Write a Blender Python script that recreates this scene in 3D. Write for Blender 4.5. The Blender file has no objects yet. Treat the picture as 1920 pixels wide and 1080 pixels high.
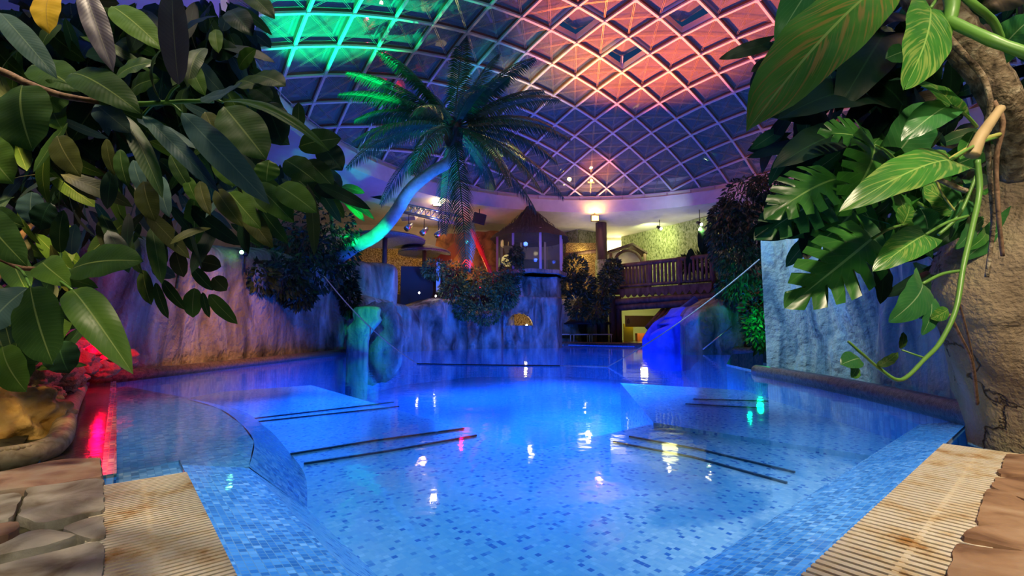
import bpy, bmesh, math, random
from mathutils import Vector, Matrix, noise
random.seed(7)
PI = math.pi
sc = bpy.context.scene
C = sc.collection

# ------------------------------------------------------------------ camera
F = 870.0; HY = 618.0; CAMZ = 0.62
PIT = math.atan((HY - 540) / F)
cam = bpy.data.cameras.new('camera'); cam.sensor_width = 36; cam.lens = F / 1920 * 36
cam.clip_start = 0.02; cam.clip_end = 300
camo = bpy.data.objects.new('camera', cam); C.objects.link(camo)
camo.location = (0, 0, CAMZ); camo.rotation_euler = (PI/2 + PIT, 0, 0)
sc.camera = camo
sc.view_settings.view_transform = 'Standard'; sc.view_settings.look = 'None'
sc.view_settings.gamma = 1; sc.view_settings.use_curve_mapping = False
sc.view_settings.exposure = 0.35
sc.cycles.transparent_max_bounces = 14
sc.cycles.max_bounces = 8; sc.cycles.diffuse_bounces = 4; sc.cycles.glossy_bounces = 4
sc.cycles.sample_clamp_indirect = 4.0
sc.cycles.caustics_reflective = False; sc.cycles.caustics_refractive = False

# ------------------------------------------------------------------ world (dusk sky above the glass)
w = bpy.data.worlds.new('world'); sc.world = w; w.use_nodes = True
bg = w.node_tree.nodes['Background']
bg.inputs[0].default_value = (0.020, 0.085, 0.26, 1); bg.inputs[1].default_value = 0.30

# ------------------------------------------------------------------ pixel helpers (photo frame 1920x1080)
def ray(px, py):
    u = (px - 960) / F; v = (540 - py) / F
    return Vector((u, math.cos(PIT) - v*math.sin(PIT), math.sin(PIT) + v*math.cos(PIT)))
def at(px, py, Y):
    d = ray(px, py); return Vector((0, 0, CAMZ)) + d * (Y / d.y)
def gr(px, py, z=0.0):
    d = ray(px, py); return Vector((0, 0, CAMZ)) + d * ((z - CAMZ) / d.z)

# ------------------------------------------------------------------ lights
def light(kind, loc, col, power, target=None, size=0.1, cone=60, blend=0.5, name='lamp_or_fill_light'):
    l = bpy.data.lights.new(name, kind); l.color = col; l.energy = power
    if kind == 'SPOT': l.spot_size = math.radians(cone); l.spot_blend = blend; l.shadow_soft_size = size
    elif kind == 'POINT': l.shadow_soft_size = size
    elif kind == 'AREA': l.shape = 'DISK'; l.size = size
    o = bpy.data.objects.new(name, l); C.objects.link(o); o.location = loc
    if target is not None:
        o.rotation_euler = (Vector(target) - Vector(loc)).to_track_quat('-Z', 'Y').to_euler()
    o['kind'] = 'helper'
    return o
BLUE = (0.02, 0.13, 1.0); CYAN = (0.05, 0.45, 1.0); GREEN = (0.0, 1.0, 0.42); ORANGE = (1.0, 0.27, 0.06)
PINK = (1.0, 0.42, 0.75); WARM = (1.0, 0.72, 0.40); RED = (1.0, 0.0, 0.04); YEL = (1.0, 0.72, 0.22)
# dome washes
light('SPOT', (3.4, 15.4, 2.8), (1,.17,.012), 8000, (3.9, 11.8, 8.5), .06, 66, .8)
light('SPOT', (3.9, 16.4, 3.6), (1,.20,.02), 900, (3.5, 18.0, 6.9), .05, 26, .8)
light('SPOT', (-5.4, 10.6, 3.3), (0,1,.30), 3800, (-3.1, 9.2, 7.35), .06, 50, .5)
light('SPOT', (-3.0, 12.2, 3.2), (.05, .7, .6), 420, (-.6, 12.0, 7.6), .08, 50, .8)
light('SPOT', (-1.2, 12.5, 3.2), (1.0, .6, .06), 1300, (1.1, 13.2, 7.8), .06, 40, .8)
# pink and lavender wash over the ring and the lattice
light('SPOT', (2.0, 9.5, 3.9), (1,.34,.52), 430, (3.4, 19.4, 5.75), .3, 56, .9)
light('SPOT', (4.0, 9.0, 4.2), (.75, .5, 1.0), 150, (-5.0, 12.5, 5.8), .3, 50, .9)
light('SPOT', (-1.0, 8.0, 4.7), (1.0, .35, .12), 130, (-4.8, 7.0, 5.6), .2, 60, .8)
light('SPOT', (8.0, 9.0, 4.2), ORANGE, 500, (9.9, 14.5, 5.9), .2, 46, .8)
light('POINT', (2.5, 10.5, 5.4), (.42, .45, 1.0), 26, None, .5)
# added unseen blue floods just below the surface, facing down for the pool glow
for (x, y, d, p, c) in ((-1.2, 13.0, 3.4, 290, (.01,.14,1)), (2.2, 9.6, 3.0, 150, (.01,.16,1)), (-2.6, 9.0, 3.0, 100, (.01,.14,1)), (1.6, 15.2, 3.4, 290, (.01,.14,1)),
                     (.2, 6.6, 2.6, 80, (.01,.18,1)), (-2.8, 6.0, 2.0, 34, (.01,.14,1)), (3.0, 12.6, 2.4, 150, (.01,.2,1))):
    light('AREA', (x, y, -.02), c, p, (x, y, -1), d)
for (x, y, d, p) in ((.28, 2.25, 4.2, 34), (-2.6, 4.0, 3.0, 9), (2.9, 3.6, 2.4, 10)):
    light('AREA', (x, y, -.008), (.10, .42, 1.0), p, (x, y, -1), d)

# ------------------------------------------------------------------ mesh builder
class MB:
    def __init__(s): s.v = []; s.f = []; s.uv = []; s.mi = []; s.cur = 0
    def add(s, verts, faces, uvs=None):
        o = len(s.v); s.v += [Vector(p) for p in verts]
        for k, f in enumerate(faces):
            s.f.append([i + o for i in f]); s.mi.append(s.cur)
            s.uv.append([uvs[i] for i in f] if uvs else [(0, 0)] * len(f))
        return s
    def box(s, c, size, rot=None):
        hx, hy, hz = size[0]/2, size[1]/2, size[2]/2
        vs = [Vector((x, y, z)) for x in (-hx, hx) for y in (-hy, hy) for z in (-hz, hz)]
        if rot is not None: vs = [rot @ p for p in vs]
        c = Vector(c)
        return s.add([p + c for p in vs], [(0,1,3,2),(4,6,7,5),(0,4,5,1),(2,3,7,6),(0,2,6,4),(1,5,7,3)])
    def bar(s, a, b, wd, ht, up=(0, 0, 1)):
        a = Vector(a); b = Vector(b); t = (b - a); L = t.length
        if L < 1e-6: return s
        t /= L; up = Vector(up); sd = t.cross(up)
        if sd.length < 1e-4: sd = t.cross(Vector((1, 0, 0)))
        sd.normalize(); n = sd.cross(t)
        vs = [p + sd*(x*wd/2) + n*(z*ht/2) for p in (a, b) for x, z in ((-1,-1),(1,-1),(1,1),(-1,1))]
        return s.add(vs, [(3,2,1,0),(4,5,6,7),(0,1,5,4),(1,2,6,5),(2,3,7,6),(3,0,4,7)])
    def tube(s, pts, rad, seg=8, caps=True, closed=False):
        pts = [Vector(p) for p in pts]; n = len(pts)
        if not hasattr(rad, '__len__'): rad = [rad]*n
        vs = []; fs = []; uv = []
        pn = None
        for i, p in enumerate(pts):
            if closed: t = pts[(i+1) % n] - pts[i-1]
            else: t = pts[min(i+1, n-1)] - pts[max(i-1, 0)]
            t.normalize()
            if pn is None:
                pn = t.orthogonal().normalized()
            else:
                pn = (pn - t*pn.dot(t))
                if pn.length < 1e-5: pn = t.orthogonal()
                pn.normalize()
            bnn = t.cross(pn)
            for k in range(seg):
                a = 2*PI*k/seg
                vs.append(p + (pn*math.cos(a) + bnn*math.sin(a))*rad[i]); uv.append((k/seg, i/max(1, n-1)))
        m = n if closed else n-1
        for i in range(m):
            j = (i+1) % n
            for k in range(seg):
                k2 = (k+1) % seg
                fs.append((i*seg+k, i*seg+k2, j*seg+k2, j*seg+k))
        if caps and not closed:
            fs.append(tuple(range(seg))[::-1]); fs.append(tuple((n-1)*seg + k for k in range(seg)))
        return s.add(vs, fs, uv)
    def lathe(s, prof, c=(0,0,0), seg=24, wob=None):
        c = Vector(c); vs = []; fs = []
        for i, (r, z) in enumerate(prof):
            for k in range(seg):
                a = 2*PI*k/seg; rr = r*(1 + (wob(a, i) if wob else 0))
                vs.append(c + Vector((rr*math.cos(a), rr*math.sin(a), z)))
        for i in range(len(prof)-1):
            for k in range(seg):
                k2 = (k+1) % seg; fs.append((i*seg+k, i*seg+k2, (i+1)*seg+k2, (i+1)*seg+k))
        return s.add(vs, fs)
    def grid(s, rows, uv=True, flip=False):
        n = len(rows); m = len(rows[0]); vs = [p for r in rows for p in r]
        fs = []
        for i in range(n-1):
            for j in range(m-1):
                q = (i*m+j, i*m+j+1, (i+1)*m+j+1, (i+1)*m+j)
                fs.append(q[::-1] if flip else q)
        uvs = [(j/(m-1), i/(n-1)) for i in range(n) for j in range(m)]
        return s.add(vs, fs, uvs)
    def blob(s, c, r, sub=3, amp=.25, fr=1.2, seed=0, flat=None):
        bm = bmesh.new(); bmesh.ops.create_icosphere(bm, subdivisions=sub, radius=1)
        r = Vector(r); c = Vector(c); vs = []
        for v in bm.verts:
            d = v.co.normalized(); q = d*fr + Vector((seed*3.1, seed*1.7, seed))
            k = 1 + amp*noise.noise(q) + amp*.5*noise.noise(q*2.3) + amp*.22*noise.noise(q*5.5)
            # facet a little
            k += -amp*.35*abs(noise.noise(q*1.4 + Vector((9, 9, 9))))
            p = Vector((d.x*r.x*k, d.y*r.y*k, d.z*r.z*k))
            if flat is not None and p.z + c.z < flat: p.z = flat - c.z
            vs.append(p + c)
        fs = [tuple(v.index for v in f.verts) for f in bm.faces]; bm.free()
        return s.add(vs, fs)
    def build(s, name, mat, parent=None, smooth=True, origin=None, recalc=False, flat_angle=None):
        me = bpy.data.meshes.new(name)
        if parent is not None: org = worldloc(parent)
        elif origin is not None: org = Vector(origin)
        elif s.v:
            xs = [p.x for p in s.v]; ys = [p.y for p in s.v]; zs = [p.z for p in s.v]
            org = Vector(((min(xs)+max(xs))/2, (min(ys)+max(ys))/2, min(zs)))
        else: org = Vector((0,0,0))
        me.from_pydata([p - org for p in s.v], [], s.f)
        ul = me.uv_layers.new(name='UV')
        k = 0
        for u in s.uv:
            for c in u: ul.data[k].uv = c; k += 1
        mats = mat if isinstance(mat, (list, tuple)) else [mat]
        for m in mats: me.materials.append(m)
        if len(mats) > 1:
            for p, m in zip(me.polygons, s.mi): p.material_index = m
        if recalc:
            bm = bmesh.new(); bm.from_mesh(me); bmesh.ops.recalc_face_normals(bm, faces=bm.faces); bm.to_mesh(me); bm.free()
        if smooth:
            for p in me.polygons: p.use_smooth = True
            if flat_angle:
                me.set_sharp_from_angle(angle=math.radians(flat_angle))
        o = bpy.data.objects.new(name, me); C.objects.link(o)
        if parent is not None: o.parent = parent
        else: o.location = org
        return o
def worldloc(o):
    p = Vector(o.location)
    while o.parent: o = o.parent; p += o.location
    return p
def thing(name, loc, label, cat, group=None):
    o = bpy.data.objects.new(name, None); C.objects.link(o); o.location = loc; o.empty_display_size = .1
    o['label'] = label; o['category'] = cat
    if group: o['group'] = group
    return o
def tag(o, label, cat, group=None, kind=None):
    o['label'] = label; o['category'] = cat
    if group: o['group'] = group
    if kind: o['kind'] = kind
    return o
def struct(o): o['kind'] = 'structure'; return o
def copy_tree(o, parent=None):
    c = o.copy(); C.objects.link(c); c.parent = parent
    for ch in list(o.children): copy_tree(ch, c)
    return c
def lerp(a, b, t): return a + (b-a)*t
def smooth_path(pts, n=8):
    P = [Vector(p) for p in pts]; out = []
    for i in range(len(P)-1):
        p0 = P[max(i-1, 0)]; p1 = P[i]; p2 = P[i+1]; p3 = P[min(i+2, len(P)-1)]
        for k in range(n):
            t = k/n
            out.append(0.5*((2*p1) + (p2-p0)*t + (2*p0-5*p1+4*p2-p3)*t*t + (3*p1-p0-3*p2+p3)*t**3))
    out.append(P[-1]); return out

# ------------------------------------------------------------------ materials
def mat(name):
    m = bpy.data.materials.new(name); m.use_nodes = True
    return m, m.node_tree, m.node_tree.nodes['Principled BSDF']
def nd(nt, t, **k):
    n = nt.nodes.new(t)
    for a, b in k.items(): setattr(n, a, b)
    return n
def ramp(nt, stops, interp='LINEAR'):
    r = nd(nt, 'ShaderNodeValToRGB'); cr = r.color_ramp; cr.interpolation = interp
    while len(cr.elements) < len(stops): cr.elements.new(.5)
    for e, (p, c) in zip(cr.elements, stops): e.position = p; e.color = (*c, 1)
    return r
def simple(name, col, rough=.6, metal=0, spec=.5):
    m, nt, b = mat(name); b.inputs['Base Color'].default_value = (*col, 1)
    b.inputs['Roughness'].default_value = rough; b.inputs['Metallic'].default_value = metal
    b.inputs['Specular IOR Level'].default_value = spec
    return m
def emis(name, col, st):
    m, nt, b = mat(name); b.inputs['Base Color'].default_value = (0,0,0,1)
    b.inputs['Emission Color'].default_value = (*col, 1); b.inputs['Emission Strength'].default_value = st
    return m
def noisy(name, stops, scale=4, rough=.8, bump=.3, bscale=20, stretch=(1,1,1), detail=6, bdist=.02, spec=.4, coord='Object'):
    m, nt, b = mat(name); L = nt.links.new
    tc = nd(nt, 'ShaderNodeTexCoord'); mp = nd(nt, 'ShaderNodeMapping'); mp.inputs['Scale'].default_value = stretch
    L(tc.outputs[coord], mp.inputs[0])
    n1 = nd(nt, 'ShaderNodeTexNoise'); n1.inputs['Scale'].default_value = scale; n1.inputs['Detail'].default_value = detail
    n1.inputs['Distortion'].default_value = .6
    L(mp.outputs[0], n1.inputs['Vector']); r = ramp(nt, stops); L(n1.outputs[0], r.inputs[0]); L(r.outputs[0], b.inputs['Base Color'])
    n2 = nd(nt, 'ShaderNodeTexNoise'); n2.inputs['Scale'].default_value = bscale; n2.inputs['Detail'].default_value = 8
    L(tc.outputs[coord], n2.inputs['Vector'])
    ad = nd(nt, 'ShaderNodeMath', operation='ADD'); L(n1.outputs[0], ad.inputs[0]); L(n2.outputs[0], ad.inputs[1])
    bp = nd(nt, 'ShaderNodeBump'); bp.inputs['Strength'].default_value = bump; bp.inputs['Distance'].default_value = bdist
    L(ad.outputs[0], bp.inputs['Height']); L(bp.outputs[0], b.inputs['Normal'])
    b.inputs['Roughness'].default_value = rough; b.inputs['Specular IOR Level'].default_value = spec
    return m
M = {}
M['rock'] = noisy('painted_rock', [(.30,(.05,.04,.03)),(.44,(.20,.165,.13)),(.58,(.36,.31,.26)),(.74,(.58,.53,.46))], 2.6, .75, 1, 9, (1,1,.35), bdist=.09)
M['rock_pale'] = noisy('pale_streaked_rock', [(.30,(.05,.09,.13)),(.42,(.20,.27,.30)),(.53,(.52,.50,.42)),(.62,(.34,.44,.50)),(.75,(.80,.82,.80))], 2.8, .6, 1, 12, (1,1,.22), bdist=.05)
M['rock_brown'] = noisy('brown_rock', [(.30,(.10,.06,.03)),(.42,(.30,.23,.15)),(.52,(.34,.30,.17)),(.62,(.44,.38,.32)),(.75,(.30,.30,.34))], 1.7, .75, 1, 45, (1,1,.5), bdist=.02)
def cracks(m, sc_, wd=.02, dark=(.05,.035,.02)):
    nt = m.node_tree; L = nt.links.new; b = nt.nodes['Principled BSDF']; src = b.inputs['Base Color'].links[0].from_socket
    tc = nd(nt, 'ShaderNodeTexCoord'); nz = nd(nt, 'ShaderNodeTexNoise'); nz.inputs['Scale'].default_value = 4; nz.inputs['Detail'].default_value = 5; L(tc.outputs['Object'], nz.inputs['Vector'])
    va = nd(nt, 'ShaderNodeVectorMath', operation='MULTIPLY_ADD'); va.inputs[1].default_value = (.5,.5,.5); L(nz.outputs['Color'], va.inputs[0]); L(tc.outputs['Object'], va.inputs[2])
    vo = nd(nt, 'ShaderNodeTexVoronoi'); vo.feature = 'DISTANCE_TO_EDGE'; vo.inputs['Scale'].default_value = sc_; L(va.outputs[0], vo.inputs['Vector'])
    mr = nd(nt, 'ShaderNodeMapRange'); mr.inputs['From Max'].default_value = wd; L(vo.outputs[0], mr.inputs[0])
    mx = nd(nt, 'ShaderNodeMix'); mx.data_type = 'RGBA'; L(mr.outputs[0], mx.inputs[0]); mx.inputs[6].default_value = (*dark, 1); L(src, mx.inputs[7]); L(mx.outputs[2], b.inputs['Base Color'])
    bp = nd(nt, 'ShaderNodeBump'); bp.inputs['Strength'].default_value = .8; bp.inputs['Distance'].default_value = .03; L(mr.outputs[0], bp.inputs['Height']); L(b.inputs['Normal'].links[0].from_socket, bp.inputs['Normal']); L(bp.outputs[0], b.inputs['Normal'])
    return m
cracks(M['rock_brown'], .9, .010, (.09,.06,.04))
M['rock_ochre'] = noisy('ochre_rock', [(.3,(.25,.12,.03)),(.5,(.55,.35,.12)),(.7,(.7,.52,.26))], 5, .6, .8, 20, bdist=.03)
M['stone_grey'] = noisy('grey_flagstone', [(.28,(.16,.13,.09)),(.45,(.36,.33,.27)),(.6,(.52,.49,.42)),(.8,(.66,.62,.54))], 7, .7, .5, 40, bdist=.008)
M['stone_red'] = noisy('russet_flagstone', [(.3,(.2,.10,.07)),(.5,(.42,.27,.19)),(.7,(.48,.40,.30))], 6, .7, .5, 40, bdist=.008)
M['stone_brown'] = noisy('brown_flagstone', [(.3,(.16,.08,.045)),(.5,(.40,.24,.14)),(.7,(.52,.36,.24))], 6, .7, .5, 40, bdist=.008)
M['mortar'] = noisy('mossy_mortar', [(.3,(.03,.03,.015)),(.6,(.12,.11,.06))], 14, .9, .6, 60, bdist=.01)
M['pebble'] = noisy('pebble_stone', [(.3,(.22,.16,.09)),(.6,(.48,.40,.28))], 20, .6, .3, 60, bdist=.004)
M['curb'] = noisy('curb_stone', [(.3,(.06,.035,.02)),(.6,(.22,.14,.09))], 25, .35, .9, 90, bdist=.006)
M['curb_dark'] = noisy('dark_curb_stone', [(.3,(.03,.03,.04)),(.6,(.13,.12,.13))], 25, .3, .9, 80, bdist=.006)
M['white_paint'] = simple('white_painted_metal', (.78,.74,.74), .4)
M['plaster'] = noisy('white_plaster', [(.3,(.70,.66,.62)),(.7,(.80,.76,.72))], 3, .8, .05, 50)
M['plaster_dim'] = noisy('grey_plaster', [(.3,(.30,.29,.26)),(.7,(.42,.41,.37))], 2, .85, .1, 50)
M['dark'] = simple('black_plastic', (.012,.012,.014), .4)
M['darkwall'] = simple('dark_panel', (.03,.02,.02), .8)
M['wood'] = noisy('weathered_wood', [(.3,(.07,.04,.028)),(.6,(.19,.115,.08)),(.8,(.27,.17,.12))], 5, .65, .5, 30, (1,1,.3), bdist=.01)
M['wood_dark'] = noisy('dark_wood', [(.3,(.03,.02,.014)),(.7,(.12,.075,.05))], 5, .7, .5, 30, (1,1,.2), bdist=.01)
M['bark'] = noisy('brown_bark', [(.3,(.10,.05,.03)),(.6,(.30,.18,.11))], 30, .7, .8, 90, bdist=.003)
M['bark_grey'] = noisy('gnarled_bark', [(.3,(.05,.035,.02)),(.5,(.22,.16,.10)),(.75,(.48,.42,.30))], 22, .8, 1, 70, bdist=.012)
M['thatch'] = noisy('thatch', [(.3,(.02,.018,.016)),(.6,(.11,.095,.08))], 8, .9, 1, 60, (8,8,.6), bdist=.03)
M['thatch_grey'] = noisy('thatch_underside', [(.3,(.08,.08,.09)),(.6,(.25,.25,.27))], 40, .9, 1, 90, bdist=.02)
M['stem'] = simple('green_stem', (.12,.28,.05), .4)
M['stem_yel'] = simple('yellow_stem', (.38,.40,.10), .5)
M['stem_tan'] = simple('tan_stem', (.45,.33,.17), .6)
M['rope'] = noisy('white_rope', [(.3,(.45,.42,.42)),(.6,(.75,.72,.72))], 60, .7, .5, 200, bdist=.002)
M['alu'] = simple('aluminium', (.7,.7,.7), .3, 1)
M['greenwall'] = noisy('pebbledash_wall', [(.35,(.10,.13,.05)),(.5,(.30,.34,.16)),(.62,(.40,.42,.26)),(.75,(.62,.62,.45))], 14, .8, .8, 40, (1,1,.6), detail=10, bdist=.03)
M['yellowwall'] = noisy('coarse_yellow_wall', [(.4,(.16,.09,.02)),(.55,(.55,.38,.12)),(.7,(.75,.58,.25))], 22, .85, 1, 50, detail=8, bdist=.03)
M['rust'] = noisy('brown_canvas', [(.3,(.10,.04,.015)),(.6,(.30,.13,.05))], 3, .8, .3, 20)
M['lamp_warm'] = emis('warm_lamp', (1,.72,.35), 40)
M['lamp_orange'] = emis('orange_lamp', (1,.40,.08), 9)
M['lamp_blue'] = emis('underwater_lamp', (.3,.7,1), 14)
M['lamp_small'] = emis('small_spot', (1,.9,.7), 20)
M['lamp_green'] = emis('green_spot', (.2,1,.3), 25)
M['window_glow'] = emis('lit_window', (1,.86,.35), 3.2)
M['yellow_board'] = simple('yellow_board', (.85,.62,.04), .5)
M['ink'] = simple('dark_lettering', (.1,.06,.02), .6)

# glass of gazebo
def glassy(name, tint, fres=1, rough=.02, dust=None, dustf=0):
    m, nt, b = mat(name); nt.nodes.remove(b); L = nt.links.new
    out = nt.nodes['Material Output']
    t = nd(nt, 'ShaderNodeBsdfTransparent'); t.inputs[0].default_value = (*tint, 1)
    g = nd(nt, 'ShaderNodeBsdfGlossy'); g.inputs['Roughness'].default_value = rough
    fr = nd(nt, 'ShaderNodeFresnel'); fr.inputs[0].default_value = 1.5
    ml_ = nd(nt, 'ShaderNodeMath', operation='MULTIPLY'); ml_.inputs[1].default_value = fres; L(fr.outputs[0], ml_.inputs[0])
    mx = nd(nt, 'ShaderNodeMixShader'); L(ml_.outputs[0], mx.inputs[0]); L(t.outputs[0], mx.inputs[1]); L(g.outputs[0], mx.inputs[2])
    last = mx
    if dust:
        d = nd(nt, 'ShaderNodeBsdfDiffuse'); d.inputs[0].default_value = (*dust, 1)
        mx2 = nd(nt, 'ShaderNodeMixShader')
        tc = nd(nt, 'ShaderNodeTexCoord'); n1 = nd(nt, 'ShaderNodeTexNoise'); n1.inputs['Scale'].default_value = .9; n1.inputs['Detail'].default_value = 5
        mp = nd(nt, 'ShaderNodeMapping'); mp.inputs['Scale'].default_value = (1, 1, 3)
        L(tc.outputs['Object'], mp.inputs[0]); L(mp.outputs[0], n1.inputs['Vector'])
        mr = nd(nt, 'ShaderNodeMapRange'); mr.inputs['To Min'].default_value = dustf*.45; mr.inputs['To Max'].default_value = dustf*1.5
        L(n1.outputs[0], mr.inputs[0]); L(mr.outputs[0], mx2.inputs[0])
        L(mx.outputs[0], mx2.inputs[1]); L(d.outputs[0], mx2.inputs[2]); last = mx2
    L(last.outputs[0], out.inputs['Surface'])
    return m
M['slide_blue_lit'] = noisy('blue_lit_slide', [(.3,(.02,.06,.40)),(.7,(.05,.12,.65))], 4, .6, .6, 16, bdist=.02)  # blue light falling on chute and mound is put into the base colour
M['glass'] = glassy('window_glass', (.62,.68,.78), dust=(.3,.33,.4), dustf=.10, fres=.35)
M['dome_glass'] = glassy('dome_glass', (.55,.6,.75), dust=(.52,.52,.54), dustf=.27, rough=.03, fres=.35)

# pool axes: the basin has a square corner under the camera
PC = Vector((-.10, .52, 0)); AX = Vector((-.647, .763, 0)).normalized(); BX = Vector((.766, .643, 0)).normalized()
def pool(a, b, z=0): return PC + AX*a + BX*b + Vector((0, 0, z))
PANG = math.atan2(BX.y, BX.x)

def mosaic(name, size, stops, grout=(.3,.35,.38), gw=.07, aspect=1, rough=.25, rot=PANG, blotch=.0):
    m, nt, b = mat(name); L = nt.links.new
    tc = nd(nt, 'ShaderNodeNewGeometry'); mp = nd(nt, 'ShaderNodeMapping'); mp.vector_type = 'TEXTURE'
    mp.inputs['Rotation'].default_value = (0, 0, rot); mp.inputs['Location'].default_value = (PC.x, PC.y, 0.003)
    mp.inputs['Scale'].default_value = (size, size*aspect, size)
    L(tc.outputs['Position'], mp.inputs[0])
    fl = nd(nt, 'ShaderNodeVectorMath', operation='FLOOR'); L(mp.outputs[0], fl.inputs[0])
    fr = nd(nt, 'ShaderNodeVectorMath', operation='FRACTION'); L(mp.outputs[0], fr.inputs[0])
    wn = nd(nt, 'ShaderNodeTexWhiteNoise'); wn.noise_dimensions = '3D'; L(fl.outputs[0], wn.inputs['Vector'])
    r = ramp(nt, stops, 'CONSTANT' if False else 'LINEAR')
    src = wn.outputs['Value']
    if blotch:
        nz = nd(nt, 'ShaderNodeTexNoise'); nz.inputs['Scale'].default_value = .5/1; L(fl.outputs[0], nz.inputs['Vector'])
        mx0 = nd(nt, 'ShaderNodeMix'); mx0.data_type = 'FLOAT'; mx0.inputs[0].default_value = blotch
        L(src, mx0.inputs[2]); L(nz.outputs[0], mx0.inputs[3]); src = mx0.outputs[0]
    L(src, r.inputs[0])
    sp = nd(nt, 'ShaderNodeSeparateXYZ'); L(fr.outputs[0], sp.inputs[0])
    c1 = nd(nt, 'ShaderNodeMath', operation='LESS_THAN'); c1.inputs[1].default_value = gw; L(sp.outputs[0], c1.inputs[0])
    c2 = nd(nt, 'ShaderNodeMath', operation='LESS_THAN'); c2.inputs[1].default_value = gw/aspect; L(sp.outputs[1], c2.inputs[0])
    mxm = nd(nt, 'ShaderNodeMath', operation='MAXIMUM'); L(c1.outputs[0], mxm.inputs[0]); L(c2.outputs[0], mxm.inputs[1])
    mx = nd(nt, 'ShaderNodeMix'); mx.data_type = 'RGBA'; L(mxm.outputs[0], mx.inputs[0]); L(r.outputs[0], mx.inputs[6]); mx.inputs[7].default_value = (*grout, 1)
    L(mx.outputs[2], b.inputs['Base Color']); b.inputs['Roughness'].default_value = rough
    return m
M['tile_band'] = mosaic('edge_mosaic', .0225, [(0,(.02,.10,.22)),(.35,(.05,.22,.42)),(.7,(.16,.38,.55)),(.9,(.30,.48,.58)),(1,(.62,.70,.72))], grout=(.42,.40,.34), gw=.1)
M['tile_floor'] = mosaic('speckled_floor_mosaic', .026, [(0,(.01,.06,.28)),(.10,(.03,.14,.42)),(.19,(.34,.52,.62)),(.75,(.46,.60,.64)),(.93,(.60,.70,.72)),(1,(.97,.97,.94))], grout=(.40,.52,.58), gw=.05, blotch=.15)
M['tile_shelf'] = mosaic('shelf_mosaic', .03, [(0,(.10,.12,.12)),(.35,(.16,.28,.34)),(.65,(.34,.38,.33)),(1,(.55,.55,.45))], grout=(.2,.22,.22), gw=.06)
M['tile_deep'] = mosaic('deep_floor_mosaic', .05, [(0,(.10,.32,.62)),(.5,(.16,.40,.70)),(1,(.26,.50,.74))], grout=(.10,.26,.52), gw=.1)
M['tile_deck'] = mosaic('brown_deck_tile', .3, [(0,(.07,.04,.035)),(1,(.12,.08,.06))], grout=(.04,.03,.03), gw=.04)

# water
def water_mat():
    m, nt, b = mat('pool_water'); nt.nodes.remove(b); L = nt.links.new; out = nt.nodes['Material Output']
    t = nd(nt, 'ShaderNodeBsdfTransparent'); t.inputs[0].default_value = (.78, .93, 1.0, 1)
    g = nd(nt, 'ShaderNodeBsdfGlossy'); g.inputs['Roughness'].default_value = .045; g.inputs[0].default_value = (1,1,1,1)
    geo = nd(nt, 'ShaderNodeNewGeometry'); mp = nd(nt, 'ShaderNodeMapping'); mp.inputs['Scale'].default_value = (2.2, 2.2, 1)
    L(geo.outputs['Position'], mp.inputs[0])
    n1 = nd(nt, 'ShaderNodeTexNoise'); n1.inputs['Scale'].default_value = 1.6; n1.inputs['Detail'].default_value = 3; L(mp.outputs[0], n1.inputs['Vector'])
    bp = nd(nt, 'ShaderNodeBump'); bp.inputs['Strength'].default_value = .10; bp.inputs['Distance'].default_value = .03
    L(n1.outputs[0], bp.inputs['Height']); L(bp.outputs[0], g.inputs['Normal'])
    fr = nd(nt, 'ShaderNodeFresnel'); fr.inputs[0].default_value = 1.33
    mx = nd(nt, 'ShaderNodeMixShader'); L(fr.outputs[0], mx.inputs[0]); L(t.outputs[0], mx.inputs[1]); L(g.outputs[0], mx.inputs[2])
    L(mx.outputs[0], out.inputs['Surface']); return m
M['water'] = water_mat()

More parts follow.
